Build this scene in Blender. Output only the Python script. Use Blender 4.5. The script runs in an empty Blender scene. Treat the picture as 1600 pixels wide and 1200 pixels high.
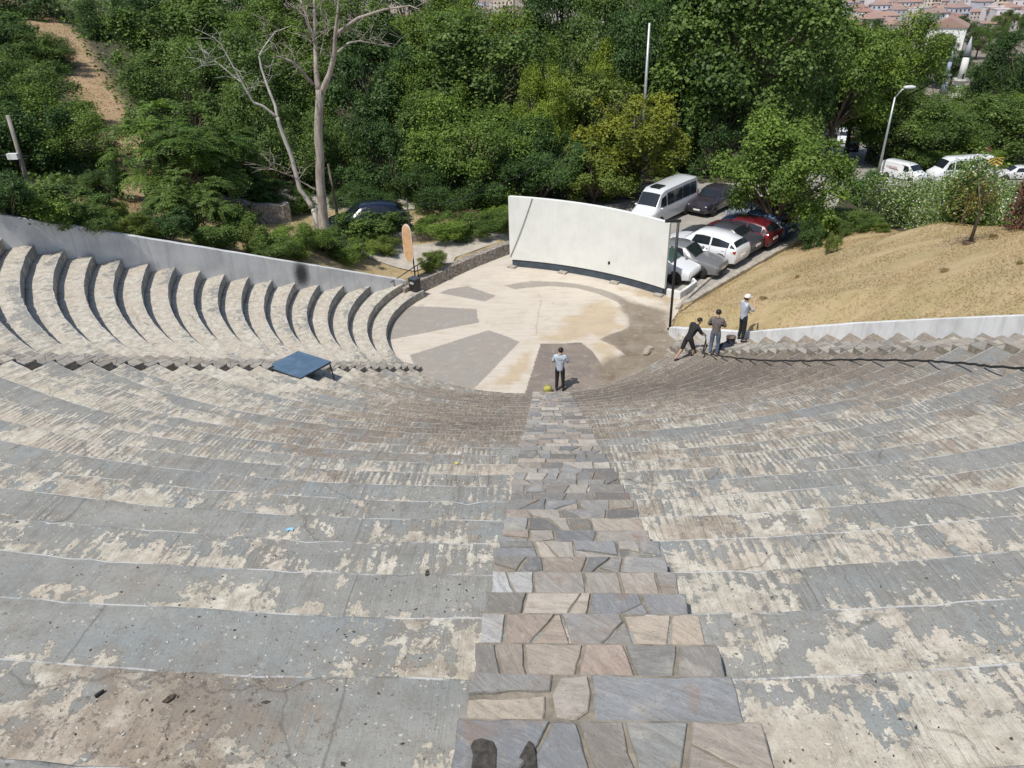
import bpy, bmesh, math, random
import numpy as np
from mathutils import Vector, Matrix, noise as mnoise
R_ = math.radians
rnd = random.Random(7)
sc = bpy.context.scene
COL = sc.collection

# ------------------------------------------------------------------ camera
CAMP = Vector((-0.2787, 0.0, 13.7163))
FW = Vector((-0.04307661, 0.8666136, -0.49711697))
RT = Vector((0.99906086, 0.03503956, -0.02548776))
UP = Vector((0.00466928, 0.49774803, 0.86730911))
FPX = 1144.6
cd = bpy.data.cameras.new('camera')
cam = bpy.data.objects.new('camera', cd); COL.objects.link(cam)
cd.sensor_width = 36.0; cd.lens = FPX / 1600 * 36.0
cd.clip_start = 0.1; cd.clip_end = 9000
M = Matrix((RT, UP, -FW)).transposed().to_4x4(); M.translation = CAMP
cam.matrix_world = M
sc.camera = cam

def ray(q):
    return FW + RT * ((q[0] - 800) / FPX) - UP * ((q[1] - 600) / FPX)
def aty(q, y):                       # real point at forward distance y seen at photo pixel q
    d = ray(q); t = y / d.y
    return CAMP + d * t
def atz(q, z):
    d = ray(q); t = (z - CAMP.z) / d.z
    return CAMP + d * t

# ------------------------------------------------------------------ light
SUN_EL, SUN_AZ = R_(60), math.atan2(-0.6, -0.8)      # az measured from +Y clockwise
sund = Vector((math.sin(SUN_AZ) * math.cos(SUN_EL), math.cos(SUN_AZ) * math.cos(SUN_EL), math.sin(SUN_EL)))
ld = bpy.data.lights.new('sun', 'SUN'); ld.energy = 4.2; ld.angle = R_(0.53); ld.color = (1, 0.955, 0.89)
lo = bpy.data.objects.new('sun', ld); COL.objects.link(lo)
lo.rotation_euler = (-sund).to_track_quat('-Z', 'Y').to_euler(); lo.location = (-20, -30, 60)
w = bpy.data.worlds.new('World'); sc.world = w; w.use_nodes = True
nt = w.node_tree; bg = nt.nodes['Background']
sky = nt.nodes.new('ShaderNodeTexSky'); sky.sky_type = 'NISHITA'; sky.sun_disc = False
sky.sun_elevation = SUN_EL; sky.sun_rotation = SUN_AZ; sky.air_density = 1.0; sky.dust_density = 1.5
nt.links.new(sky.outputs[0], bg.inputs[0]); bg.inputs[1].default_value = 0.12
sc.view_settings.view_transform = 'Standard'; sc.view_settings.look = 'None'
sc.view_settings.exposure = 0.0; sc.view_settings.gamma = 1.0
sc.render.engine = 'CYCLES'
sc.cycles.max_bounces = 6; sc.cycles.diffuse_bounces = 3; sc.cycles.transparent_max_bounces = 6

# ------------------------------------------------------------------ object helpers
def tag(o, label=None, cat=None, group=None, kind=None):
    if label: o['label'] = label
    if cat: o['category'] = cat
    if group: o['group'] = group
    if kind: o['kind'] = kind
    return o
def empty(name, loc=(0, 0, 0), rz=0.0, label=None, cat=None, group=None):
    o = bpy.data.objects.new(name, None); COL.objects.link(o)
    o.empty_display_size = 0.2
    o.location = loc; o.rotation_euler = (0, 0, rz)
    return tag(o, label, cat, group)
def link(name, me, mats=(), parent=None):
    o = bpy.data.objects.new(name, me); COL.objects.link(o)
    if not isinstance(mats, (list, tuple)): mats = [mats]
    for m in mats:
        if m is not None and len(me.materials) < len(mats): me.materials.append(m)
    if parent: o.parent = parent
    return o
def copy_tree(o, parent=None):
    c = o.copy(); COL.objects.link(c)
    if parent: c.parent = parent
    for ch in list(o.children): copy_tree(ch, c)
    return c
def arr_mesh(name, V, F, smooth=False):
    """numpy verts (n,3) and equal-size faces (m,k)"""
    V = np.asarray(V, dtype=np.float32); F = np.asarray(F, dtype=np.int32)
    me = bpy.data.meshes.new(name); k = F.shape[1]
    me.vertices.add(len(V)); me.vertices.foreach_set('co', V.ravel())
    me.loops.add(F.size); me.loops.foreach_set('vertex_index', F.ravel())
    me.polygons.add(len(F)); me.polygons.foreach_set('loop_start', np.arange(0, F.size, k, dtype=np.int32))
    me.polygons.foreach_set('loop_total', np.full(len(F), k, dtype=np.int32))
    if smooth: me.polygons.foreach_set('use_smooth', np.ones(len(F), dtype=bool))
    me.update(calc_edges=True); me.validate()
    return me
def vattr(me, name, data):
    data = np.asarray(data, dtype=np.float32)
    a = me.attributes.new(name, 'FLOAT_VECTOR', 'POINT'); a.data.foreach_set('vector', data.ravel())
def fattr(me, name, data):
    data = np.asarray(data, dtype=np.float32)
    a = me.attributes.new(name, 'FLOAT_VECTOR', 'FACE'); a.data.foreach_set('vector', data.ravel())

class MB:
    def __init__(s): s.v = []; s.f = []; s.m = []; s.sm = []; s.c = []
    def add(s, vs, fs, mi=0, smooth=False, col=None):
        b = len(s.v); s.v += [tuple(v) for v in vs]
        for f in fs:
            s.f.append(tuple(b + i for i in f)); s.m.append(mi); s.sm.append(smooth); s.c.append(col or (1, 1, 1))
        return s
    def box(s, c, sz, mi=0, rz=0.0, col=None, taper=1.0, mat=None):
        x, y, z = sz[0] / 2, sz[1] / 2, sz[2] / 2
        vs = []
        for dz, t in ((-z, 1), (z, taper)):
            for dx, dy in ((-x, -y), (x, -y), (x, y), (-x, y)): vs.append(Vector((dx * t, dy * t, dz)))
        m = mat if mat is not None else Matrix.Rotation(rz, 3, 'Z')
        vs = [m @ v + Vector(c) for v in vs]
        return s.add(vs, [(3, 2, 1, 0), (4, 5, 6, 7), (0, 1, 5, 4), (1, 2, 6, 5), (2, 3, 7, 6), (3, 0, 4, 7)], mi, False, col)
    def tube(s, pts, rad, n=8, mi=0, caps=True, col=None):
        pts = [Vector(p) for p in pts]
        if not isinstance(rad, (list, tuple)): rad = [rad] * len(pts)
        vs = []; prev = None
        for i, p in enumerate(pts):
            t = (pts[min(i + 1, len(pts) - 1)] - pts[max(i - 1, 0)])
            if t.length < 1e-6: t = Vector((0, 0, 1))
            t.normalize()
            if prev is None:
                a = t.orthogonal().normalized()
            else:
                a = prev - t * prev.dot(t); a = a.normalized() if a.length > 1e-5 else t.orthogonal().normalized()
            prev = a; b = t.cross(a)
            for k in range(n):
                an = 2 * math.pi * k / n
                vs.append(p + (a * math.cos(an) + b * math.sin(an)) * rad[i])
        fs = []
        for i in range(len(pts) - 1):
            for k in range(n):
                fs.append((i * n + k, i * n + (k + 1) % n, (i + 1) * n + (k + 1) % n, (i + 1) * n + k))
        s.add(vs, fs, mi, True, col)
        if caps:
            b = len(s.v) - len(vs)
            s.f.append(tuple(b + k for k in reversed(range(n)))); s.m.append(mi); s.sm.append(False); s.c.append(col or (1, 1, 1))
            s.f.append(tuple(b + (len(pts) - 1) * n + k for k in range(n))); s.m.append(mi); s.sm.append(False); s.c.append(col or (1, 1, 1))
        return s
    def lathe(s, c, prof, n=16, mi=0, axis=None, smooth=True, col=None):
        c = Vector(c); m = axis or Matrix.Identity(3)
        vs = []
        for r, z in prof:
            for k in range(n):
                a = 2 * math.pi * k / n
                vs.append(c + m @ Vector((r * math.cos(a), r * math.sin(a), z)))
        fs = [(i * n + k, i * n + (k + 1) % n, (i + 1) * n + (k + 1) % n, (i + 1) * n + k) for i in range(len(prof) - 1) for k in range(n)]
        fs.append(tuple(reversed(range(n)))); fs.append(tuple((len(prof) - 1) * n + k for k in range(n)))
        return s.add(vs, fs, mi, smooth, col)
    def ball(s, c, r, mi=0, nu=12, nv=8, col=None):
        c = Vector(c)
        if not isinstance(r, (tuple, list)): r = (r, r, r)
        vs = [c + Vector((0, 0, r[2]))]
        for j in range(1, nv):
            t = math.pi * j / nv
            for k in range(nu):
                a = 2 * math.pi * k / nu
                vs.append(c + Vector((r[0] * math.sin(t) * math.cos(a), r[1] * math.sin(t) * math.sin(a), r[2] * math.cos(t))))
        vs.append(c - Vector((0, 0, r[2])))
        fs = [(0, 1 + k, 1 + (k + 1) % nu) for k in range(nu)]
        for j in range(nv - 2):
            for k in range(nu):
                fs.append((1 + j * nu + k, 1 + (j + 1) * nu + k, 1 + (j + 1) * nu + (k + 1) % nu, 1 + j * nu + (k + 1) % nu))
        L = len(vs) - 1
        fs += [(L, 1 + (nv - 2) * nu + (k + 1) % nu, 1 + (nv - 2) * nu + k) for k in range(nu)]
        return s.add(vs, fs, mi, True, col)
    def prism(s, poly, z0, z1, mi=0, col=None):
        n = len(poly)
        vs = [(x, y, z0) for x, y in poly] + [(x, y, z1) for x, y in poly]
        fs = [tuple(reversed(range(n))), tuple(n + k for k in range(n))] + [(k, (k + 1) % n, n + (k + 1) % n, n + k) for k in range(n)]
        return s.add(vs, fs, mi, False, col)
    def build(s, name, mats, parent=None, colattr=False):
        me = bpy.data.meshes.new(name)
        me.from_pydata(s.v, [], s.f); me.update()
        me.polygons.foreach_set('material_index', s.m); me.polygons.foreach_set('use_smooth', s.sm)
        if colattr: fattr(me, 'col', s.c)
        return link(name, me, mats, parent)

# ------------------------------------------------------------------ material helpers
class NT:
    def __init__(s, name):
        s.m = bpy.data.materials.new(name); s.m.use_nodes = True; s.t = s.m.node_tree
        s.b = s.t.nodes['Principled BSDF']; s.out = s.t.nodes['Material Output']
    def n(s, typ, **kw):
        x = s.t.nodes.new('ShaderNode' + typ)
        for k, v in kw.items():
            if k.startswith('i_'):
                key = k[2:]
                x.inputs[int(key) if key.isdigit() else key].default_value = v
            else: setattr(x, k, v)
        return x
    def l(s, a, b): s.t.links.new(a, b)
    def val(s, x, sock):
        if hasattr(x, 'links') or isinstance(x, bpy.types.NodeSocket): s.l(x, sock)
        else: sock.default_value = x
    def math(s, op, a, b=None, c=None, clamp=False):
        x = s.n('Math', operation=op, use_clamp=clamp)
        s.val(a, x.inputs[0])
        if b is not None: s.val(b, x.inputs[1])
        if c is not None: s.val(c, x.inputs[2])
        return x.outputs[0]
    def noise(s, vec, scale, detail=4, rough=0.55, dist=0.0):
        x = s.n('TexNoise'); s.l(vec, x.inputs['Vector']); x.inputs['Scale'].default_value = scale
        x.inputs['Detail'].default_value = detail; x.inputs['Roughness'].default_value = rough; x.inputs['Distortion'].default_value = dist
        return x.outputs['Fac']
    def ramp(s, fac, lo, hi):      # smooth 0..1
        x = s.n('MapRange', interpolation_type='SMOOTHSTEP'); s.l(fac, x.inputs[0])
        x.inputs[1].default_value = lo; x.inputs[2].default_value = hi
        return x.outputs[0]
    def mix(s, fac, a, b, mode='MIX'):
        x = s.n('Mix', data_type='RGBA', blend_type=mode)
        s.val(fac, x.inputs[0])
        for v, k in ((a, 6), (b, 7)):
            if isinstance(v, (tuple, list)): x.inputs[k].default_value = (*v[:3], 1)
            else: s.l(v, x.inputs[k])
        return x.outputs[2]
    def attr(s, name):
        x = s.n('Attribute'); x.attribute_name = name; return x
    def coord(s, which='Object'):
        return s.n('TexCoord').outputs[which]
    def mapping(s, vec, scale=(1, 1, 1), loc=(0, 0, 0), rot=(0, 0, 0)):
        x = s.n('Mapping'); s.l(vec, x.inputs[0]); x.inputs['Scale'].default_value = scale; x.inputs['Location'].default_value = loc; x.inputs['Rotation'].default_value = rot
        return x.outputs[0]
    def bump(s, h, strength=0.3, dist=0.02):
        x = s.n('Bump'); s.l(h, x.inputs['Height']); x.inputs['Strength'].default_value = strength; x.inputs['Distance'].default_value = dist
        s.l(x.outputs[0], s.b.inputs['Normal'])
    def col(s, c):
        if isinstance(c, (tuple, list)): s.b.inputs['Base Color'].default_value = (*c[:3], 1)
        else: s.l(c, s.b.inputs['Base Color'])
    def rough(s, r): s.val(r, s.b.inputs['Roughness'])

MATS = {}
def simple(name, col, rough=0.6, metal=0.0, var=0.12, scale=3.0, bump=0.0, spec=None):
    """plain colour broken up by a little noise"""
    if name in MATS: return MATS[name]
    t = NT(name); c = t.coord('Object')
    f = t.noise(c, scale, 5, 0.6)
    f2 = t.ramp(f, 0.3, 0.7)
    a = tuple(x * (1 - var) for x in col); b = tuple(min(1, x * (1 + var)) for x in col)
    t.col(t.mix(f2, a, b)); t.rough(rough); t.b.inputs['Metallic'].default_value = metal
    if spec is not None: t.b.inputs['Specular IOR Level'].default_value = spec
    if bump: t.bump(t.noise(c, scale * 4, 5, 0.6), bump, 0.02)
    MATS[name] = t.m; return t.m

# ---- painted, peeling concrete of the seating
def mat_concrete():
    t = NT('peeling_concrete')
    a = t.attr('ruv'); wd = t.attr('wd')
    sep = t.n('SeparateXYZ'); t.l(a.outputs['Vector'], sep.inputs[0]); u, v, i = sep.outputs
    sw = t.n('SeparateXYZ'); t.l(wd.outputs['Vector'], sw.inputs[0]); worn, dirt, grv = sw.outputs
    def vec(su, sv, si):
        c = t.n('CombineXYZ'); t.l(t.math('MULTIPLY', u, su), c.inputs[0]); t.l(t.math('MULTIPLY', v, sv), c.inputs[1]); t.l(t.math('MULTIPLY', i, si), c.inputs[2]); return c.outputs[0]
    P = vec(1, 1, 3.71)
    big = t.noise(P, 0.45, 3, 0.5)
    mid = t.noise(P, 4.2, 9, 0.70, 0.45)
    mid2 = t.noise(vec(1, 1, 6.3), 1.5, 4, 0.6, 0.3)
    spl = t.noise(vec(1, 1, 5.13), 12.0, 5, 0.72, 0.3)
    streak = t.noise(vec(11, 1.3, 2.3), 1.0, 4, 0.65, 0.4)
    streak2 = t.noise(vec(5, 1.1, 4.1), 1.0, 3, 0.55, 0.3)
    # mask of missing paint
    s1 = t.math('MULTIPLY_ADD', t.math('SUBTRACT', streak, 0.5), t.math('MULTIPLY', grv, 0.85), mid)
    s1 = t.math('MULTIPLY_ADD', t.math('SUBTRACT', big, 0.5), 0.7, s1)
    s1 = t.math('MULTIPLY_ADD', t.math('SUBTRACT', spl, 0.5), 0.42, s1)
    s1 = t.math('MULTIPLY_ADD', t.math('SUBTRACT', mid2, 0.5), 0.55, s1)
    s1 = t.math('ADD', s1, worn)
    wv = t.n('TexWave', wave_type='BANDS', bands_direction='X', wave_profile='SIN'); t.l(vec(1, 0.10, .37), wv.inputs[0])
    wv.inputs['Scale'].default_value = 3.6; wv.inputs['Distortion'].default_value = 5.0; wv.inputs['Detail'].default_value = 4; wv.inputs['Detail Scale'].default_value = 2.2; wv.inputs['Detail Roughness'].default_value = .65
    wmod = t.math('MULTIPLY', t.ramp(t.noise(vec(1, 1, 7.7), .9, 3, .5), .40, .60), grv)
    s1 = t.math('MULTIPLY_ADD', t.math('SUBTRACT', wv.outputs['Fac'], .5), t.math('MULTIPLY', wmod, .24), s1)
    frag = t.noise(vec(1, 1, 2.1), 30.0, 3, 0.6)
    s1 = t.math('MULTIPLY_ADD', t.math('SUBTRACT', frag, 0.5), 0.20, s1)
    mask = t.ramp(s1, 0.493, 0.525)
    # paint
    pn = t.noise(vec(.6, 2.2, 9.3), 1.0, 4, 0.6)
    paint = t.mix(t.ramp(pn, 0.3, 0.7), (0.232, 0.240, 0.226), (0.300, 0.302, 0.278))
    pn2 = t.noise(vec(1, 1, 6.7), 0.8, 3, 0.55)
    paint = t.mix(t.math('MULTIPLY', t.ramp(pn2, 0.5, 0.7), .7), paint, (0.238, 0.268, 0.276))
    paint = t.mix(t.math('MULTIPLY', t.ramp(t.noise(vec(1, 1, 5.9), 1.7, 5, .65), .52, .72), .55), paint, (0.25, 0.22, 0.185))
    paint = t.mix(t.math('MULTIPLY', t.ramp(spl, 0.55, 0.75), 0.35), paint, (0.36, 0.35, 0.335))
    # bare plaster
    cn = t.noise(vec(1, 1, 8.3), 5.0, 6, 0.65)
    cream = t.mix(t.ramp(cn, 0.32, 0.68), (0.40, 0.365, 0.295), (0.60, 0.57, 0.485))
    pk = t.noise(vec(1, 1, 2.9), 1.1, 3, 0.5)
    cream = t.mix(t.math('MULTIPLY', t.ramp(pk, 0.45, 0.66), 0.5), cream, (0.50, 0.43, 0.35))
    col = t.mix(mask, paint, cream)
    # dark edges where paint lifts, pits
    edge = t.math('SUBTRACT', 1.0, t.ramp(t.math('ABSOLUTE', t.math('SUBTRACT', s1, 0.492)), 0.0, 0.02))
    col = t.mix(t.math('MULTIPLY', edge, 0.22), col, (0.16, 0.145, 0.12))
    # furrows in the screed, radial
    fu = t.noise(vec(13, 0.75, 3.37), 1.0, 3, 0.6, 0.35)
    fu2 = t.noise(vec(27, 1.2, 6.1), 1.0, 2, 0.6, 0.2)
    fl = t.math('MINIMUM', t.math('ABSOLUTE', t.math('SUBTRACT', fu, 0.5)), t.math('MULTIPLY_ADD', t.math('ABSOLUTE', t.math('SUBTRACT', fu2, 0.5)), 1.4, .006))
    fm = t.math('MULTIPLY', t.math('SUBTRACT', 1.0, t.ramp(fl, 0.004, 0.035)), t.ramp(t.math('MULTIPLY_ADD', spl, .3, streak2), 0.58, 0.76))
    fm = t.math('MULTIPLY', fm, grv); fm = t.math('MAXIMUM', fm, t.math('MULTIPLY', t.math('MULTIPLY', t.ramp(wv.outputs['Fac'], .22, .05), wmod), .62))
    col = t.mix(t.math('MULTIPLY', fm, 0.62), col, (0.15, 0.13, 0.105))
    gmx = t.noise(vec(1, .6, 2.7), 5.0, 4, 0.6)
    # brown dirt
    dn = t.noise(vec(1, 1, 1.7), 4.0, 7, 0.7, 0.2)
    dm = t.ramp(t.math('ADD', t.math('MULTIPLY_ADD', t.math('SUBTRACT', big, .5), 0.6, dn), dirt), 0.55, 0.78)
    col = t.mix(t.math('MULTIPLY', dm, 0.74), col, t.mix(t.ramp(dn, .35, .7), (0.17, 0.135, 0.10), (0.275, 0.22, 0.165)))
    dn2 = t.noise(vec(1, 1, 4.4), 22.0, 4, 0.75)
    dm2 = t.math('MULTIPLY', t.ramp(t.math('MULTIPLY_ADD', dirt, 0.35, dn2), 0.62, 0.7), 0.75)
    col = t.mix(dm2, col, (0.09, 0.075, 0.06))
    sp = t.noise(vec(1, 1, 7.4), 45.0, 2, 0.5)
    col = t.mix(t.math('MULTIPLY', t.ramp(sp, 0.66, 0.72), 0.6), col, (0.07, 0.06, 0.05))
    sp2 = t.noise(vec(1, 1, 3.3), 38.0, 2, 0.5)
    col = t.mix(t.math('MULTIPLY', t.ramp(sp2, 0.68, 0.73), 0.7), col, (0.66, 0.64, 0.59))
    # dark line of dirt where a tread meets the riser behind it
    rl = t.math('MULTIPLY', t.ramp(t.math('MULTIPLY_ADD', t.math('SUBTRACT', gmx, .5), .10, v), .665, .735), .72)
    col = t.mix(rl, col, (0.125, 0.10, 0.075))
    # general grime in the pores
    gm = t.noise(vec(1, 1, 9.9), 9.0, 7, 0.72, 0.2); gm2 = t.noise(vec(1, 1, 1.3), 60.0, 3, 0.6)
    col = t.mix(t.math('MULTIPLY', t.ramp(gm, .42, .72), .46), col, (0.155, 0.135, 0.11))
    col = t.mix(t.math('MULTIPLY', t.ramp(gm2, .5, .72), .30), col, (0.12, 0.105, 0.09))
    col = t.mix(t.math('MULTIPLY', t.ramp(gm2, .42, .25), .0), col, (0.6, 0.58, 0.54))
    # cracks / expansion joints
    vo = t.n('TexVoronoi', feature='DISTANCE_TO_EDGE'); 
    wn = t.n('TexNoise'); t.l(P, wn.inputs['Vector']); wn.inputs['Scale'].default_value = 2.0; wn.inputs['Detail'].default_value = 5
    ad = t.n('VectorMath', operation='MULTIPLY_ADD'); t.l(wn.outputs['Color'], ad.inputs[0]); ad.inputs[1].default_value = (.5, .5, 0); t.l(P, ad.inputs[2])
    t.l(ad.outputs[0], vo.inputs['Vector']); vo.inputs['Scale'].default_value = 0.42
    ck = t.math('MULTIPLY', t.math('SUBTRACT', 1.0, t.ramp(vo.outputs[0], 0.0, 0.006)), t.ramp(big, 0.44, 0.52))
    jn = t.math('SUBTRACT', 1.0, t.ramp(t.math('PINGPONG', t.math('MULTIPLY_ADD', i, 1.37, t.math('MULTIPLY_ADD', mid, 0.05, u)), 1.6), 0.0, 0.012))
    col = t.mix(t.math('MULTIPLY', t.math('MAXIMUM', ck, jn), 0.55), col, (0.10, 0.09, 0.075))
    # chalky worn nose
    nn = t.noise(vec(1.6, 0.2, 3.9), 1.0, 6, 0.7)
    nm = t.math('MULTIPLY', t.math('SUBTRACT', 1.0, t.ramp(t.math('ABSOLUTE', t.math('SUBTRACT', v, 0.010)), 0.010, 0.022)), t.math('MULTIPLY', t.ramp(nn, 0.42, 0.56), .80))
    col = t.mix(nm, col, (0.74, 0.73, 0.7))
    t.col(col); t.rough(0.88)
    h = t.math('MULTIPLY_ADD', mask, -0.35, t.math('MULTIPLY', spl, 0.6)); h = t.math('MULTIPLY_ADD', fm, -0.9, h); h = t.math('MULTIPLY_ADD', dn2, 0.5, h)
    t.bump(h, 0.55, 0.02)
    return t.m

def mat_colattr(name, rough=0.85, nscale=9.0, amt=0.3, streak=(1, 1, 1), bump=0.3):
    t = NT(name); c = t.coord('Object'); a = t.attr('col').outputs['Color']
    # the layering of each slab runs its own way: turn the grain by the slab's colour
    sc_ = t.n('SeparateColor'); t.l(a, sc_.inputs[0])
    rot = t.n('VectorRotate', rotation_type='Z_AXIS'); t.l(c, rot.inputs['Vector']); t.l(t.math('MULTIPLY', t.math('FRACT', t.math('MULTIPLY', sc_.outputs[0], 37.0)), 1.3), rot.inputs['Angle'])
    g = rot.outputs[0]
    f = t.noise(t.mapping(g, streak), nscale, 7, 0.68, 0.8)
    fl = t.noise(t.mapping(g, (1.4, 7.5, 3)), 2.6, 6, 0.72, 1.6)
    f2 = t.noise(c, nscale * 4, 5, 0.7); f3 = t.noise(c, 3.2, 4, .6, .5); f4 = t.noise(c, 60, 3, .65)
    x = t.mix(t.math('MULTIPLY', t.ramp(f, 0.38, 0.72), amt * 1.7), a, (0.15, 0.135, 0.115))
    x = t.mix(t.math('MULTIPLY', t.ramp(fl, 0.5, 0.68), 0.24), x, (0.50, 0.47, 0.41))
    x = t.mix(t.math('MULTIPLY', t.ramp(fl, 0.46, 0.34), 0.30), x, (0.17, 0.155, 0.14))
    x = t.mix(t.math('MULTIPLY', t.ramp(f3, 0.57, 0.70), 0.42), x, (0.26, 0.165, 0.105)); x = t.mix(t.math('MULTIPLY', t.ramp(f3, 0.42, 0.3), 0.4), x, (0.47, 0.43, 0.36))
    x = t.mix(t.math('MULTIPLY', t.ramp(f2, 0.52, 0.75), amt), x, (0.50, 0.47, 0.41))
    x = t.mix(t.math('MULTIPLY', t.ramp(f4, 0.55, 0.72), .5), x, (0.12, 0.105, 0.09))
    t.col(x); t.rough(rough); t.bump(t.math('MULTIPLY_ADD', fl, 1.2, f2), bump, 0.015)
    return t.m

def mat_floor():
    t = NT('stage_paving'); c = t.coord('Object'); a = t.attr('col').outputs['Color']
    f = t.noise(c, 0.9, 6, 0.6, 0.3); f2 = t.noise(c, 7, 6, 0.7); f3 = t.noise(t.mapping(c, (.25, 2.2, 1), rot=(0, 0, .25)), 2.4, 5, 0.65)
    x = t.mix(t.math('MULTIPLY', t.ramp(f, 0.4, 0.75), 0.28), a, (0.33, 0.27, 0.2))
    x = t.mix(t.math('MULTIPLY', t.ramp(f3, 0.46, 0.72), 0.36), x, (0.30, 0.25, 0.2)); f5 = t.noise(c, 2.3, 8, .72, .5)
    x = t.mix(t.math('MULTIPLY', t.ramp(f5, 0.5, 0.68), 0.30), x, (0.50, 0.46, 0.39)); x = t.mix(t.math('MULTIPLY', t.ramp(f5, 0.44, 0.30), 0.30), x, (0.2, 0.165, 0.125))
    x = t.mix(t.math('MULTIPLY', t.ramp(f2, 0.55, 0.8), 0.22), x, (0.75, 0.71, 0.62))
    sp = t.noise(c, 28, 3, 0.6)
    x = t.mix(t.math('MULTIPLY', t.ramp(sp, 0.66, 0.74), 0.5), x, (0.13, 0.10, 0.07))
    t.col(x); t.rough(0.9); t.bump(f2, 0.15, 0.01)
    return t.m

def mat_ground():
    t = NT('dry_ground'); c = t.coord('Object'); a = t.attr('col').outputs['Color']
    f = t.noise(c, 0.5, 6, 0.65, 0.5); f2 = t.noise(c, 3.5, 6, 0.7, 0.3); f3 = t.noise(c, 22, 4, 0.75); f4 = t.noise(t.mapping(c, (.35, 1.6, 1)), 1.3, 5, 0.65)
    x = t.mix(t.math('MULTIPLY', t.ramp(f, 0.42, 0.66), 0.6), a, t.mix(1.0, a, (0.72, 0.80, 0.62), 'MULTIPLY'))
    x = t.mix(t.math('MULTIPLY', t.ramp(f4, 0.46, 0.72), 0.6), x, t.mix(1.0, a, (0.66, 0.60, 0.55), 'MULTIPLY'))
    x = t.mix(t.math('MULTIPLY', t.ramp(f2, 0.5, 0.8), 0.4), x, t.mix(1.0, a, (1.35, 1.3, 1.15), 'MULTIPLY'))
    x = t.mix(t.math('MULTIPLY', t.ramp(f3, 0.5, 0.72), 0.5), x, t.mix(1.0, a, (0.55, 0.5, 0.42), 'MULTIPLY'))
    t.col(x); t.rough(0.95); t.bump(t.math('ADD', f2, f3), 0.6, 0.06)
    return t.m

def mat_stonewall(name, scale=4.5, c1=(0.30, 0.27, 0.235), c2=(0.42, 0.39, 0.345)):
    t = NT(name); c = t.coord('Object')
    wn = t.n('TexNoise'); t.l(c, wn.inputs['Vector']); wn.inputs['Scale'].default_value = 3
    ad = t.n('VectorMath', operation='MULTIPLY_ADD'); t.l(wn.outputs['Color'], ad.inputs[0]); ad.inputs[1].default_value = (.15, .15, .15); t.l(c, ad.inputs[2])
    v1 = t.n('TexVoronoi', feature='DISTANCE_TO_EDGE'); v2 = t.n('TexVoronoi', feature='F1')
    for v in (v1, v2): t.l(ad.outputs[0], v.inputs['Vector']); v.inputs['Scale'].default_value = scale
    bw = t.n('SeparateColor'); t.l(v2.outputs['Color'], bw.inputs[0])
    x = t.mix(bw.outputs[0], c1, c2); x = t.mix(t.math('MULTIPLY', bw.outputs[1], .4), x, (0.33, 0.25, 0.19))
    j = t.math('SUBTRACT', 1.0, t.ramp(v1.outputs[0], 0.015, 0.07))
    x = t.mix(j, x, (0.16, 0.14, 0.12)); f = t.noise(c, 14, 5, 0.7)
    x = t.mix(t.math('MULTIPLY', t.ramp(f, .45, .75), .4), x, (0.13, 0.12, 0.10))
    t.col(x); t.rough(0.92); t.bump(t.math('MULTIPLY_ADD', j, -1.0, f), 0.7, 0.05)
    return t.m

def mat_whitewash(name, col=(0.74, 0.75, 0.745), dirty=1.0, burn=None):
    t = NT(name); c = t.coord('Object')
    f = t.noise(c, 1.2, 6, 0.6); f2 = t.noise(t.mapping(c, (6, 6, .5)), 1.0, 5, 0.65); f3 = t.noise(c, 16, 5, 0.7)
    x = t.mix(t.ramp(f, .35, .7), col, tuple(k * (1 - .22 * max(dirty, .4)) for k in col))
    x = t.mix(t.math('MULTIPLY', t.ramp(f2, .48, .74), .45 * dirty), x, (0.38, 0.37, 0.35))
    x = t.mix(t.math('MULTIPLY', t.ramp(f3, .62, .74), .5 * dirty), x, (0.36, 0.33, 0.29))
    if burn is not None:       # soot left by a fire against the wall
        d = t.n('VectorMath', operation='DISTANCE'); t.l(t.mapping(c, (1, 1, .55)), d.inputs[0]); d.inputs[1].default_value = (burn[0], burn[1], burn[2] * .55)
        k = t.math('SUBTRACT', 1.0, t.ramp(t.math('MULTIPLY_ADD', t.math('SUBTRACT', f3, .5), .35, d.outputs['Value']), .12, .50))
        x = t.mix(t.math('MULTIPLY', k, .93), x, (.012, .012, .014))
    t.col(x); t.rough(0.85); t.bump(f3, 0.2, 0.01)
    return t.m

def mat_leaf(name, dark, light, rough=0.55, trans=0.28):
    t = NT(name); oi = t.n('ObjectInfo'); a = t.attr('lv')
    sp = t.n('SeparateXYZ'); t.l(a.outputs['Vector'], sp.inputs[0])
    x = t.mix(sp.outputs[0], dark, light)
    x = t.mix(1.0, x, oi.outputs['Color'], 'MULTIPLY')
    t.col(x); t.rough(rough); t.b.inputs['Specular IOR Level'].default_value = 0.28
    tr = t.n('BsdfTranslucent'); t.l(t.mix(1.0, x, (1.15, 1.2, 0.55), 'MULTIPLY'), tr.inputs[0])
    ms = t.n('MixShader'); ms.inputs[0].default_value = trans
    t.l(t.b.outputs[0], ms.inputs[1]); t.l(tr.outputs[0], ms.inputs[2]); t.l(ms.outputs[0], t.out.inputs[0])
    return t.m

def mat_bark(name, c1, c2, scale=3.0):
    t = NT(name); c = t.coord('Object')
    f = t.noise(t.mapping(c, (4, 4, .7)), scale, 6, 0.65, 0.3); f2 = t.noise(c, 1.1, 3, 0.5)
    x = t.mix(t.ramp(f, .3, .7), c1, c2); x = t.mix(t.math('MULTIPLY', t.ramp(f2, .45, .65), .5), x, tuple(k * .6 for k in c1))
    t.col(x); t.rough(0.9); t.bump(f, 0.5, 0.03)
    return t.m

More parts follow.
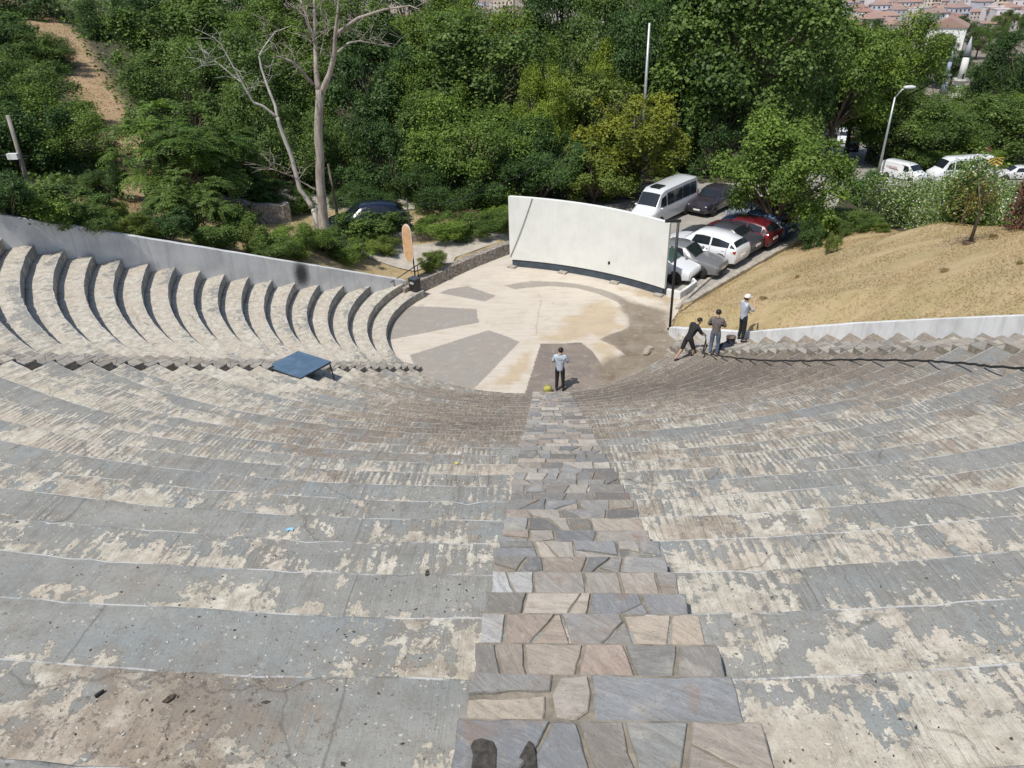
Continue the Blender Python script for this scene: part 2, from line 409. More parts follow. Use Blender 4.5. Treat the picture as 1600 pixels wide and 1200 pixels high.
def mat_wave(name, c1, c2, scale, direction='Z', rough=0.7, lo=.6, hi=.8):
    t = NT(name); c = t.coord('Object')
    wv = t.n('TexWave', wave_type='BANDS', bands_direction=direction); t.l(c, wv.inputs[0]); wv.inputs['Scale'].default_value = scale
    x = t.mix(t.ramp(wv.outputs['Fac'], lo, hi), c1, c2); f = t.noise(c, 4, 5, .6)
    x = t.mix(t.math('MULTIPLY', t.ramp(f, .4, .7), .3), x, tuple(k * .6 for k in c1))
    t.col(x); t.rough(rough); return t.m

m_conc = mat_concrete()
m_stone = mat_colattr('flagstone', nscale=5.0, amt=0.30, streak=(1.0, 5.0, 2.0), bump=0.5)
m_mortar = simple('mortar', (0.23, 0.205, 0.165), 0.95, var=0.3, scale=9, bump=0.5)
m_floor = mat_floor(); m_ground = mat_ground()
m_rubble = mat_stonewall('rubble_stone')
m_white = mat_whitewash('whitewash'); m_screen = mat_whitewash('screen_white', (0.735, 0.75, 0.715), .22)
m_asph = simple('worn_asphalt', (0.32, 0.30, 0.265), 0.95, var=0.16, scale=0.8, bump=0.2)
m_pave = simple('pale_paving', (0.42, 0.38, 0.32), 0.9, var=0.14, scale=2.5, bump=0.25)
m_kerb = simple('kerb_concrete', (0.36, 0.33, 0.28), 0.92, var=0.25, scale=4, bump=0.3)
m_black = simple('black_paint', (0.02, 0.02, 0.022), 0.5, var=0.2)
m_navy = simple('navy_plinth_shade', (0.05, 0.065, 0.085), 0.7, var=0.2)
m_galv = simple('galvanised_steel', (0.45, 0.46, 0.47), 0.45, 0.5, var=0.1)
m_rubber = simple('rubber', (0.018, 0.018, 0.018), 0.7, var=0.2)
m_glass = simple('dark_glass', (0.015, 0.02, 0.024), 0.06, var=0.1, spec=0.8)
m_glass_green = simple('tinted_windscreen', (0.06, 0.10, 0.09), 0.05, var=0.15, spec=0.9)
m_rim = simple('wheel_rim', (0.42, 0.42, 0.43), 0.35, 0.7, var=0.1)
m_lampred = simple('tail_lamp', (0.35, 0.015, 0.015), 0.2)
m_lampwhite = simple('head_lamp', (0.7, 0.72, 0.74), 0.1)
m_plate = simple('number_plate', (0.75, 0.75, 0.74), 0.4)
m_bark = mat_bark('bark', (0.085, 0.068, 0.05), (0.17, 0.14, 0.11))
m_deadbark = mat_bark('dead_bark', (0.25, 0.21, 0.175), (0.47, 0.42, 0.36), 1.6)
m_whitebark = mat_bark('bleached_bark', (0.36, 0.335, 0.30), (0.54, 0.51, 0.46), 2)
m_leaf = mat_leaf('leaf', (0.030, 0.062, 0.020), (0.165, 0.245, 0.070), rough=.5)
m_leafdry = mat_leaf('dry_leaf', (0.25, 0.185, 0.09), (0.47, 0.36, 0.20), trans=.15)
m_blossom_glint = simple('blossom_and_glint', (0.72, 0.68, 0.64), 0.7)  # pale specks serve as blossoms and as painted leaf glints
# ------------------------------------------------------------------ seating geometry
CX, CY = -0.80394, 28.79184
R0, DT, RS = 6.1968, 0.7467, 0.38
NROW = 35
def row_shift(i): return 0.62 * max(0.0, i - 18.5)
def row_center(i): return CY + row_shift(i)
def row_R(i): return R0 + DT * i + row_shift(i)
def row_z(i): return RS * (i + 1)
WLo = Vector((-9.2734, 30.0041)); WLd = Vector((math.cos(R_(222.4)), math.sin(R_(222.4))))     # left wall line
WRp = [Vector(p) for p in ((4.95, 28.0), (6.9, 24.05), (8.88, 20.43), (9.85, 17.9), (10.6, 15.3), (11.2, 12.4), (11.7, 9.0), (12.1, 4.0), (12.3, -3.0), (12.3, -12.0))]
def left_end(i):
    c = Vector((CX, row_center(i))); o = WLo - c; b = o.dot(WLd); q = o.dot(o) - row_R(i) ** 2
    s = -b + math.sqrt(max(b * b - q, 0.01)); P = WLo + WLd * s - c
    return math.atan2(P.y, P.x) % (2 * math.pi), s
def seg_hit(c, R):
    for a, b in zip(WRp[:-1], WRp[1:]):
        d = b - a; o = a - c; A = d.dot(d); B = 2 * o.dot(d); Q = o.dot(o) - R * R; D = B * B - 4 * A * Q
        if D >= 0:
            for s in ((-B + math.sqrt(D)) / (2 * A), (-B - math.sqrt(D)) / (2 * A)):
                if 0 <= s <= 1:
                    P = a + d * s
                    if P.y < c.y + 3: return P
    return None
def right_end(i):
    c = Vector((CX, row_center(i))); P = seg_hit(c, row_R(i))
    if P is None: return 2 * math.pi - 0.2
    P = P - c; return math.atan2(P.y, P.x) % (2 * math.pi)
AL, AR = {}, {}
for i in range(NROW + 1):
    AL[i] = left_end(i)[0]; AR[i] = right_end(i)
    if i == 0: AL[i] = R_(146); AR[i] = R_(352.5)
    if i == 1: AL[i] = max(AL[i], R_(150))

PEACH = None
def worn_dirt(x, y, i, v):
    """how much paint is gone / how dirty / how furrowed, by place on the terraces"""
    n1 = mnoise.noise(Vector((x * .35, y * .35, 3.1 + i * .9)))
    n2 = mnoise.noise(Vector((x * .9, y * .9, 9.7 + i * 1.7)))
    tr = v / DT
    right = 1 / (1 + math.exp(-(x - 0.2) * 2))
    worn = -0.055 + 0.17 * n1 + 0.07 * n2 + 0.05 * math.sin(i * 2.39)
    worn += -0.035 + 0.24 * max(0, min(1, (tr - 0.22) / 0.6))            # rear of the tread
    if i >= 26: worn += -0.05 * (1 - right) + 0.035 * right + .12 * math.exp(-((x - 1.3) / .9) ** 2)
    elif i >= 21: worn += -0.01 + 0.07 * right
    elif i >= 14: worn += 0.03 + 0.03 * right
    else: worn += 0.11
    if x < -6 and i < 18: worn += 0.06
    if x > 6.5 and 10 < i < 21: worn -= 0.13
    dirt = -0.10 + 0.12 * n2
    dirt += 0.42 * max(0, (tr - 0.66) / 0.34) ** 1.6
    dirt += (0.19 if i < 19 else .13 if i < 23 else .075) * (1 if x > -6.5 else 0) - (.10 if x < -6.5 and y > 16 else 0)
    # brown stain at the bottom of the centre rows and along the lower right
    g = math.exp(-((x + 1.6) / 2.6) ** 2 - ((y - 14.2) / 3.4) ** 2); dirt += 0.34 * g
    g = math.exp(-((x - 0.2) / 4.5) ** 2 - ((y - 20.2) / 2.6) ** 2); dirt += 0.40 * g
    g = math.exp(-((x - 5.4 + (y - 20) * .2) / 3.3) ** 2 - ((y - 19.4) / 4.6) ** 2); dirt += 0.46 * g
    g = math.exp(-((x + 1.9) / 1.3) ** 2 - ((y - 2.0) / .9) ** 2)
    dirt += 0.20 * g; worn -= .16 * g
    g = math.exp(-((x + 1.0) / 1.6) ** 2 - ((y - 5.4) / 1.6) ** 2)
    dirt += 0.08 * g
    grv = (0.85 if i < 20 else max(.14, 0.85 - .10 * (i - 19))) * (1 + .6 * n1) + (0.14 * right if i < 23 else .22 * right)
    if x < -6.5 and y > 16: grv *= 0.22; worn += .05 * (1 - tr)
    return worn, dirt, max(0.0, min(1.0, grv))

amph = empty('amphitheatre', (CX, CY, 0), 0, 'grey and cream concrete seating terraces with peeling paint, curving round the round stage', 'amphitheatre')
for i in range(NROW):
    Rr = row_R(i); z = row_z(i); cy = row_center(i); nR = row_R(i + 1) - (row_center(i + 1) - cy) * 0  # rear radius about this centre
    rear_extra = (row_center(i + 1) - cy)
    a0, a1 = AL[i], AR[i]
    # the tread has to reach the next riser, which may end at another angle
    b0, b1 = min(a0, AL[i + 1]), max(a1, AR[i + 1])
    n = max(60, int((a1 - a0) * Rr / 0.16))
    vs = []; uv = []; wdv = []
    prof = [(0.0, -RS - 0.30), (0.0, -0.16), (0.0, -0.022), (0.014, -0.004), (0.034, 0.0), (0.16, 0.001), (0.34, 0.0), (0.55, 0.0), (DT + 0.04, 0.0)]
    if i == 0: prof[0] = (0.0, -RS - 0.05)
    for k in range(n + 1):
        f = k / n; a = a0 + (a1 - a0) * f
        ac = b0 + (b1 - b0) * f
        wob = 0.016 * mnoise.noise(Vector((a * Rr * 1.3, i * 5.1, 0))) + 0.008 * mnoise.noise(Vector((a * Rr * 6, i * 3.3, 4)))
        dz = 0.012 * mnoise.noise(Vector((a * Rr * .7, i * 2.2, 7)))
        chip = max(0.0, mnoise.noise(Vector((a * Rr * 4.5, i * 8.1, 2))) - 0.36) * 0.09
        for j, (q, h) in enumerate(prof):
            aa = a + (ac - a) * max(0, q) / DT
            # push back along the direction away from the stage; the next row's centre lies further back
            qq = q * (1 + 0.0) 
            r = Rr + qq + wob * (1 if j < 5 else 0)
            if 1 < j < 5: r += chip
            x = r * math.cos(aa); y = r * math.sin(aa)
            if q > 0.3: y += 0.0
            if j == len(prof) - 1:          # rear edge lies just under the next riser
                r2 = row_R(i + 1) + 0.05; x = r2 * math.cos(aa); y = r2 * math.sin(aa) + rear_extra
                qv = DT
            else: qv = q
            zz = z + h + (dz if j >= 2 else 0) - (chip * .5 if j in (3, 4) else 0)
            vs.append((x, y + (cy - CY), zz))
            uv.append((a * Rr, qv if j >= 3 else (h * 1.0 - .001), i))
            wdv.append(worn_dirt(x + CX, y + cy, i, qv) if j >= 3 else (-0.05 if j else .05, -0.02 if j else .25, 0.25))
    m = len(prof); fs = []
    for k in range(n):
        for j in range(m - 1):
            fs.append((k * m + j, (k + 1) * m + j, (k + 1) * m + j + 1, k * m + j + 1))
    me = arr_mesh('seat_row', vs, fs, True)
    vattr(me, 'ruv', uv); vattr(me, 'wd', wdv)
    # keep the nose crisp
    link('seat_row', me, m_conc, amph)

# ------------------------------------------------------------------ stone stairways
PAL = [(0.20, 0.20, 0.195), (0.225, 0.215, 0.195), (0.30, 0.30, 0.30), (0.36, 0.33, 0.29), (0.24, 0.26, 0.28), (0.48, 0.42, 0.34), (0.34, 0.30, 0.26), (0.42, 0.385, 0.34), (0.27, 0.285, 0.30), (0.50, 0.46, 0.40), (0.40, 0.33, 0.27), (0.32, 0.325, 0.31)]
PAL2 = [(0.36, 0.34, 0.30), (0.42, 0.39, 0.34), (0.33, 0.315, 0.285), (0.30, 0.265, 0.22), (0.44, 0.40, 0.33)]
def mute(c, k=.22):
    g = sum(c) / 3; return tuple((g * (1.04, 1.0, .93)[q] * k + v * (1 - k)) * .86 for q, v in enumerate(c))
def cut(poly, p, d):
    """split a convex polygon by the line p + t d"""
    nrm = Vector((-d.y, d.x)); A = []; B = []
    k = len(poly)
    for q in range(k):
        a, b = poly[q], poly[(q + 1) % k]; sa = (a - p).dot(nrm); sb = (b - p).dot(nrm)
        (A if sa >= 0 else B).append(a)
        if sa * sb < 0:
            x = a + (b - a) * (sa / (sa - sb)); A.append(x); B.append(x)
    return A, B
def area(poly):
    return abs(sum(a.x * b.y - b.x * a.y for a, b in zip(poly, poly[1:] + poly[:1]))) / 2
def shatter(w, d, r, target=0.075):
    todo = [[Vector((-w / 2, 0)), Vector((w / 2, 0)), Vector((w / 2, d)), Vector((-w / 2, d))]]; out = []
    while todo:
        P = todo.pop(); A = area(P)
        if A < target * r.uniform(0.55, 1.9): out.append(P); continue
        xs = [p.x for p in P]; ys = [p.y for p in P]; W = max(xs) - min(xs); D = max(ys) - min(ys)
        c = Vector((min(xs) + W * r.uniform(.33, .67), min(ys) + D * r.uniform(.35, .65)))
        ang = (math.pi / 2 if W > D * 1.5 else 0) + (r.gauss(0, 0.16) if r.random() < .7 else r.gauss(0, .5))
        a, b = cut(P, c, Vector((math.cos(ang), math.sin(ang))))
        if len(a) < 3 or len(b) < 3: out.append(P); continue
        todo += [a, b]
    return out
def stone_poly(mb, P, ztop, h, col, r, joint=0.006):
    c = sum(P, Vector((0, 0))) / len(P)
    pts = []
    k = len(P)
    for q in range(k):                     # subdivide and roughen the outline
        a, b = P[q], P[(q + 1) % k]; L = (b - a).length; m = max(1, int(L / 0.07))
        for s in range(m):
            x = a + (b - a) * (s / m); dn = (c - x); 
            if dn.length > 1e-4: dn.normalize()
            rr = 1.6 if s == 0 else 1.0
            pts.append(x + dn * (joint * rr * r.uniform(.5, 1.5) + r.uniform(0, 0.012)))
    tilt = (r.gauss(0, .012), r.gauss(0, .012)); zt = ztop + r.uniform(-.004, .008)
    n = len(pts); vs = []
    for ins, zz in ((0.0, -h), (0.0, -0.008), (0.008, 0.0)):
        for p in pts:
            dn = (c - p); L = dn.length; dn = dn / L if L > 1e-4 else Vector((0, 0)); p2 = p + dn * min(ins, L * .4)
            vs.append((p2.x, p2.y, zt + zz + (p2.x - c.x) * tilt[0] + (p2.y - c.y) * tilt[1]))
    fs = [(l * n + q, l * n + (q + 1) % n, (l + 1) * n + (q + 1) % n, (l + 1) * n + q) for l in range(2) for q in range(n)]
    fs.append(tuple(2 * n + q for q in range(n)))
    mb.add(vs, fs, 0, False, col)
HAND = {   # the nearest steps as they lie in the photograph: fractions across, colours
    (28, 'half'): [(0, .40, (0.235, 0.255, 0.275)), (.43, .57, (0.27, 0.245, 0.215)), (.57, .71, (0.29, 0.31, 0.30)), (.73, 1, (0.43, 0.37, 0.31))],
    (27, 'flush'): [(0, .34, (0.30, 0.30, 0.285)), (.345, .45, (0.47, 0.42, 0.36)), (.46, 1.0, (0.285, 0.31, 0.335))],
    (27, 'half'): [(0, .11, (0.25, 0.235, 0.215)), (.11, .42, (0.43, 0.36, 0.285)), (.42, .64, (0.45, 0.34, 0.27)), (.64, .80, (0.25, 0.25, 0.24)), (.80, 1.0, (0.28, 0.27, 0.25))],
    (26, 'flush'): [(0, .11, (0.48, 0.48, 0.47)), (.11, .40, (0.46, 0.36, 0.28)), (.40, .68, (0.30, 0.285, 0.265)), (.68, 1.0, (0.54, 0.44, 0.33))],
    (26, 'half'): [(0, .18, (0.24, 0.225, 0.20)), (.18, .50, (0.52, 0.45, 0.36)), (.50, .80, (0.29, 0.31, 0.33)), (.80, 1.0, (0.27, 0.28, 0.30))],
    (25, 'flush'): [(0, .22, (0.48, 0.49, 0.48)), (.23, .50, (0.37, 0.345, 0.31)), (.51, .90, (0.44, 0.39, 0.33)), (.90, 1.0, (0.32, 0.30, 0.28))],
}
def stair(name, label, P0, P1, width, imin, imax, seed, nose_only=False):
    """straight flight from P0 (foot) to P1 (head): two steps to each seat row"""
    root = empty(name, (P0.x, P0.y, 0), 0, label, 'staircase')
    d = (P1 - P0).normalized(); L = (P1 - P0).length
    ang = math.atan2(d.y, d.x) - math.pi / 2
    rot = Matrix.Rotation(ang, 3, 'Z'); r = random.Random(seed)
    def s_of(i):       # distance up the flight at which it meets nose i
        lo, hi = -3.0, L + 6
        for _ in range(40):
            mid = (lo + hi) / 2; P = P0 + d * mid; q = math.hypot(P.x - CX, P.y - row_center(i)) - row_R(i)
            if q < 0: lo = mid
            else: hi = mid
        return (lo + hi) / 2
    for i in range(imin, imax):
        sa = s_of(i - 1) if i > 0 else s_of(0) - DT
        s0 = s_of(i); s1 = s_of(i + 1)
        for kind in ('half', 'flush'):
            if kind == 'half': f0, f1, zt = (sa + s0) / 2, s0, row_z(i - 1) + RS / 2
            else: f0, f1, zt = s0, (s0 + s1) / 2, row_z(i) + 0.018
            dep = f1 - f0
            mb = MB(); cen_ = name == 'central_staircase'; w2 = width + r.uniform(-.05, .05) * (.45 if cen_ else 1); off = r.uniform(-.03, .03) * (.4 if cen_ else 1)
            body = 0.55 if kind == 'half' else 0.5
            mb.box((off, dep / 2 + .02, zt - 0.016 - body / 2), (w2 - .03, dep + 0.05, body), 1, 0, (0.36, 0.325, 0.27))
            if (i, kind) in HAND and name == 'central_staircase':
                polys = []
                H_ = HAND[(i, kind)]; bs = [(f - .5) * w2 for f, g, c in H_] + [w2 / 2]; sl = [0] + [r.uniform(-.06, .06) * ((i, kind) != (27, 'flush')) for _ in H_[1:]] + [0]
                for k, (f, g, c) in enumerate(H_):
                    P = [Vector((-bs[k + 1] - sl[k + 1], 0)), Vector((-bs[k] - sl[k], 0)), Vector((-bs[k] + sl[k], dep)), Vector((-bs[k + 1] + sl[k + 1], dep))]
                    if (i, kind) != (27, 'flush') and bs[k + 1] - bs[k] > .30 and r.random() < .75:
                        m_ = (bs[k] + bs[k + 1]) / 2; an_ = r.choice((1.2, 1.9, .5, 2.6)) + r.gauss(0, .2)
                        A_, B_ = cut(P, Vector((-m_ + r.uniform(-.08, .08), dep * r.uniform(.35, .65))), Vector((math.cos(an_), math.sin(an_))))
                        q_ = r.uniform(.78, 1.12); polys += [(A_, c), (B_, tuple(v * q_ * s_ for v, s_ in zip(c, (.98, 1, 1.03))))]
                    else: polys.append((P, c))
                if (i, kind) == (27, 'flush'):
                    w_ = w2 / 2
                    polys = polys[1:] + [([Vector((w_ - .42, .10)), Vector((w_, .13)), Vector((w_, 0)), Vector((w_ - .44, 0))][::-1], (0.30, 0.30, 0.285)),
                                         ([Vector((w_ - .40, .12)), Vector((w_, .15)), Vector((w_, dep)), Vector((w_ - .38, dep))], (0.50, 0.43, 0.33)),
                                         ([Vector((w_ - .40, .28)), Vector((w_ - .52, .30)), Vector((w_ - .61, .25)), Vector((w_ - .61, dep)), Vector((w_ - .39, dep))][::-1], (0.33, 0.31, 0.27))]
                    polys[0] = ([Vector((w_ - .45, .01)), Vector((w_ - .60, .0)), Vector((w_ - .615, .10)), Vector((w_ - .60, .22)), Vector((w_ - .52, .28)), Vector((w_ - .43, .25)), Vector((w_ - .41, .12))][::-1], (0.45, 0.40, 0.34))
            else:
                polys = [(P, (lambda g, c: tuple(k * g for k in c))(r.uniform(.72, 1.2), r.choice(PAL if name == 'central_staircase' else PAL2))) for P in shatter(w2, dep, r, 0.07 if dep > .25 else .05)]
            for P, c in polys:
                c = mute(c)
                stone_poly(mb, [Vector((p.x + off, p.y)) for p in P], zt, 0.035, c, r)
            pos = P0 + d * f0 - P0
            vs = []
            for v in mb.v:
                q = rot @ Vector(v); vs.append((q.x + pos.x, q.y + pos.y, q.z))
            mb.v = vs
            mb.build('step', [m_stone, m_mortar], root, colattr=True)
    return root
cst = stair('central_staircase', 'wide central flight of flagstone steps running straight down to the man in the pale shirt', Vector((0.0, 22.6)), Vector((0.0, 0.0)), 1.34, 0, 31, 3)
stair('side_staircase', 'narrow rough stone flight beside the blue table, seen edge-on as a zigzag', Vector((-5.55, 25.05)), Vector((-12.2, 12.45)), 1.0, 0, 22, 5)
stair('side_staircase', 'narrow rough stone flight along the foot of the grassy slope wall, beside the three men', Vector((5.42, 25.65)), Vector((9.98, 15.65)), 1.1, 1, 22, 8)
# two thin dark patches laid on the nearest stone
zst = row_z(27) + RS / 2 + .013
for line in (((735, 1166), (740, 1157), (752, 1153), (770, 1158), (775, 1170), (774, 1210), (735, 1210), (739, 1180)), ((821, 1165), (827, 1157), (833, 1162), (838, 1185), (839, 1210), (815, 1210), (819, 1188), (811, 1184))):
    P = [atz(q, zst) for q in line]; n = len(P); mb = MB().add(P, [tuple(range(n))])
    st = mb.build('patch', simple('dark_patch', (0.05, 0.045, 0.038), 0.8, var=.5, scale=40), cst); st.matrix_parent_inverse = Matrix.Translation((-cst.location.x, -cst.location.y, 0))

# ------------------------------------------------------------------ terrain
def inside(x, y, poly):
    c = False; n = len(poly)
    for k in range(n):
        x1, y1 = poly[k]; x2, y2 = poly[(k + 1) % n]
        if (y1 > y) != (y2 > y) and x < (x2 - x1) * (y - y1) / (y2 - y1) + x1: c = not c
    return c
def lawn(x, y): return 0.377 * (x - 5.9) - 0.33 * (y - 30.7)
CP = []
for x, y in ((5.9, 29.0), (7, 28), (9, 24), (11, 20), (12, 16), (14, 14), (8, 31), (10, 33.3), (12, 36), (12, 30), (14, 26), (16, 30), (16, 22), (13, 10), (14, 4), (10, 28), (12, 24), (15, 20), (14, 22)):
    CP.append((x, y, lawn(x, y)))
CP += [(14, 38, .35), (15, 33, 2.35), (17.6, 26, 5.2), (17.6, 33, 2.8), (18, 18, 7.8)]
CP += [(13.3, 39.2, 0), (16.5, 38.2, 1.25), (20, 34, 1.6), (21, 28, 3.0), (23, 22, 4.6), (24, 12, 8), (19, 44, -.2), (26, 40, -1.2), (30, 50, -2.4), (28, 60, -3.6), (38, 62, -4), (41, 86, -9), (47, 86, -9), (36, 76, -7), (54, 86, -9), (60, 74, -7), (25, 64, -3), (45, 110, -11.2), (51, 130, -13.5), (34, 96, -9), (20, 58, -.8), (17, 50, -.3), (60, 60, -5), (60, 30, 0), (40, 20, 4), (30, 0, 12), (60, -10, 12),
       (3, 40, 0), (10, 47, -.05), (12, 50, -.1), (15, 44, 0), (3, 50, 0), (0, 42, .1), (-2, 41, .5), (-2.6, 38.6, .6), (-6, 35.5, .7), (-7.2, 33.4, .7), (-8.2, 32.2, .9), (-8, 35.6, .9), (-10, 40, 1.3), (-11.3, 35.3, 1.9), (-15.8, 37.2, 2.2), (-13, 41, 1.7), (-9, 45, 1), (-4, 48, .5), (0, 60, -1), (10, 70, -2), (-10, 60, 1), (0, 90, -4), (20, 100, -7),
       (-9.9, 31.0, 1.95), (-13.6, 27.4, 4.0), (-17.3, 24.0, 6.3), (-21, 20.6, 8.6), (-26.4, 16, 11.8), (-32, 10, 14), (-12, 32, 2.8), (-16, 30, 4), (-20, 28, 6),
       (-21.7, 38, 3.7), (-28, 50, 4.4), (-47.5, 75, 9.4), (-19, 33, 4.0), (-25, 34.5, 5.0), (-30, 30, 7), (-35, 45, 5), (-45, 55, 6.5), (-60, 60, 9), (-50, 40, 8), (-40, 25, 11), (-25, 60, 3.5), (-35, 80, 6), (-60, 90, 11), (-80, 110, 12), (-20, 80, 2), (-30, 110, 5), (-60, 140, 9), (-100, 60, 18), (-100, 0, 20), (-40, -10, 16),
       (0, -8, 15), (15, -10, 14), (-15, -10, 15), (0, 140, -12), (60, 140, -14), (90, 90, -8), (100, 40, 0), (-20, 160, -4), (100, 180, -18), (0, 190, -17), (-90, 190, 0)]
CPa = np.array(CP); _K = np.linalg.norm(CPa[:, None, :2] - CPa[None, :, :2], axis=2) + np.eye(len(CP)) * 0.15
_w = np.linalg.solve(_K, CPa[:, 2] - 0.0)
LOT = [(-1.6, 39.3), (5.9, 31.4), (6.6, 31.6), (13.3, 39.2), (16.5, 42.8), (19.5, 49), (15, 52), (10, 52.5), (-2, 51)]
FLOOR = [(-7.3, 28.0), (-7.2, 30.0), (-6.75, 32.2), (-6.15, 33.3), (-5.2, 34.6), (-4.0, 36.2), (-2.2, 38.3), (0.5, 37.9), (4.0, 36.0), (6.6, 32.4), (5.9, 30.6), (5.35, 29.3), (5.05, 27.9), (6.2, 26.0), (4.0, 23.5), (-1, 22.0), (-6.0, 24.4)]
def seg_dist(x, y, poly):
    best = np.full(np.shape(x), 1e9)
    n = len(poly)
    for k in range(n):
        x1, y1 = poly[k]; x2, y2 = poly[(k + 1) % n]; dx, dy = x2 - x1, y2 - y1
        t = np.clip(((x - x1) * dx + (y - y1) * dy) / (dx * dx + dy * dy), 0, 1)
        best = np.minimum(best, np.hypot(x - x1 - t * dx, y - y1 - t * dy))
    return best
def inside_np(x, y, poly):
    c = np.zeros(np.shape(x), bool); n = len(poly)
    for k in range(n):
        x1, y1 = poly[k]; x2, y2 = poly[(k + 1) % n]
        if y1 == y2: continue
        c ^= ((y1 > y) != (y2 > y)) & (x < (x2 - x1) * (y - y1) / (y2 - y1) + x1)
    return c
def lwall_top(s): return 0.86 + 0.432 * (s + 3.4)
def near_wall(x, y, z):
    """keep the soil behind either wall just under the wall's top"""
    for pl, side in (([(p.x + .14, p.y + .06) for p in WRp], 0), ([tuple(WLo + WLd * s) for s in (-3.4, 30)], 1)):
        d = np.full(len(x), 1e9)
        for (x1, y1), (x2, y2) in zip(pl[:-1], pl[1:]):
            dx, dy = x2 - x1, y2 - y1; t = np.clip(((x - x1) * dx + (y - y1) * dy) / (dx * dx + dy * dy), 0, 1); d = np.minimum(d, np.hypot(x - x1 - t * dx, y - y1 - t * dy))
        i = (np.hypot(x - CX, y - CY) - R0) / DT
        if side == 0: top = RS * (np.maximum(i, -.4) + 1) + .12 + .020 * np.maximum(i, 0)
        else: top = lwall_top((x - WLo.x) * WLd.x + (y - WLo.y) * WLd.y)
        z = np.where(d < 4, np.minimum(z, top - .07 + np.maximum(0, d - .15) * .32), z)
    return z
WR_poly = [(p.x + .22, p.y + .08) for p in WRp] + [(-40, -12), (-32, 9.2)] + [(WLo.x + WLd.x * s - .14, WLo.y + WLd.y * s + .16) for s in (20, 10, 0, -3.6)] + [(-6.9, 32.0)]
def terr(x, y, raw=False):
    x = np.asarray(x, float); y = np.asarray(y, float); sh = x.shape; x = x.ravel(); y = y.ravel()
    z = np.zeros(len(x))
    for s in range(0, len(x), 20000):
        d = np.hypot(x[s:s + 20000, None] - CPa[None, :, 0], y[s:s + 20000, None] - CPa[None, :, 1])
        z[s:s + 20000] = d @ _w
    far = np.clip((np.hypot(x, y) - 130) / 110, 0, 1); far = far * far * (3 - 2 * far)
    z = z * (1 - far) + far * -20.0
    if not raw:
        for poly, zf, bl in ((LOT, -0.06, 1.2), (FLOOR, -0.10, 0.25)):
            ins = inside_np(x, y, poly); d = seg_dist(x, y, poly)
            k = np.where(ins, 1.0, np.clip(1 - d / bl, 0, 1)); k = k * k * (3 - 2 * k)
            z = z * (1 - k) + zf * k
        z = near_wall(x, y, z)
        R = np.hypot(x - CX, y - CY); cone = RS * ((R - R0) / DT) - 0.9
        ins = inside_np(x, y, WR_poly) & (y > -11)
        z = np.where(ins & (R > R0 - .5), np.minimum(z, cone), z)
    return z.reshape(sh)
def tz(x, y): return float(terr(np.array([x]), np.array([y]))[0])
def axis(lo, hi, n0, far, g=1.22, step=0.22):
    a = list(np.arange(lo, hi + 1e-6, step)); s = step; x = a[-1]; up = []
    while x < far: s *= g; x += s; up.append(x)
    s = step; x = a[0]; dn = []
    while x > -far: s *= g; x -= s; dn.append(x)
    return np.array(dn[::-1] + a + up)
gx = axis(-48, 48, 0, 3500); gy = axis(-6, 82, 0, 4200)
GX, GY = np.meshgrid(gx, gy, indexing='ij'); GZ = terr(GX, GY)
GZ = GZ + np.where((np.abs(GX) < 60) & (GY > 20), 0.05 * np.sin(GX * 1.3 + 2 * np.sin(GY * .7)) * np.sin(GY * 1.1), 0) * (~inside_np(GX, GY, LOT)) * (~inside_np(GX, GY, FLOOR))
nx, ny = GX.shape
V = np.stack([GX.ravel(), GY.ravel(), GZ.ravel()], -1)
idx = np.arange(nx * ny).reshape(nx, ny)
F = np.stack([idx[:-1, :-1].ravel(), idx[1:, :-1].ravel(), idx[1:, 1:].ravel(), idx[:-1, 1:].ravel()], -1)
gme = arr_mesh('ground', V, F, True)
# colours of what grows there: dry lawn, dusty slope, litter under the trees
gc = np.zeros((len(V), 3)) + np.array((0.075, 0.068, 0.04))
X, Y = V[:, 0], V[:, 1]
straw = np.array((0.50, 0.385, 0.215)); earth = np.array((0.30, 0.22, 0.14)); tan = np.array((0.40, 0.28, 0.17))
LAWN = [(5.0, 27.5), (5.8, 30.5), (13.3, 39.3), (17.5, 39), (20, 33), (22, 20), (24, -6), (12, -6), (11.4, 12), (10.2, 16), (8.6, 20.6)]
k = np.where(inside_np(X, Y, LAWN), 1.0, np.clip(1 - seg_dist(X, Y, LAWN) / 1.5, 0, 1))[:, None]; gc = gc * (1 - k) + straw * k
BANK = [(-9.5, 31), (-6.6, 33.6), (-2.3, 38.6), (0, 40.5), (-4, 44), (-11, 43), (-17, 40), (-22, 34), (-26, 18), (-20, 20)]
k = np.where(inside_np(X, Y, BANK), 1.0, np.clip(1 - seg_dist(X, Y, BANK) / 1.2, 0, 1))[:, None]; gc = gc * (1 - k) + (straw * .85) * k
PATHL = [(-18.6, 34), (-21.6, 38), (-27.2, 50), (-45, 76), (-80, 120), (-83, 117), (-47.6, 74.6), (-28.6, 49.6), (-22.9, 38.3), (-20.2, 33.2)]
k = np.where(inside_np(X, Y, PATHL), 1.0, np.clip(1 - seg_dist(X, Y, PATHL) / 1.2, 0, 1))[:, None]; gc = gc * (1 - k) + tan * k
k = np.clip((np.hypot(X, Y) - 170) / 60, 0, 1)[:, None]; gc = gc * (1 - k) + np.array((0.26, 0.22, 0.19)) * k
vattr(gme, 'col', gc)
tag(link('ground', gme, m_ground), kind='structure')

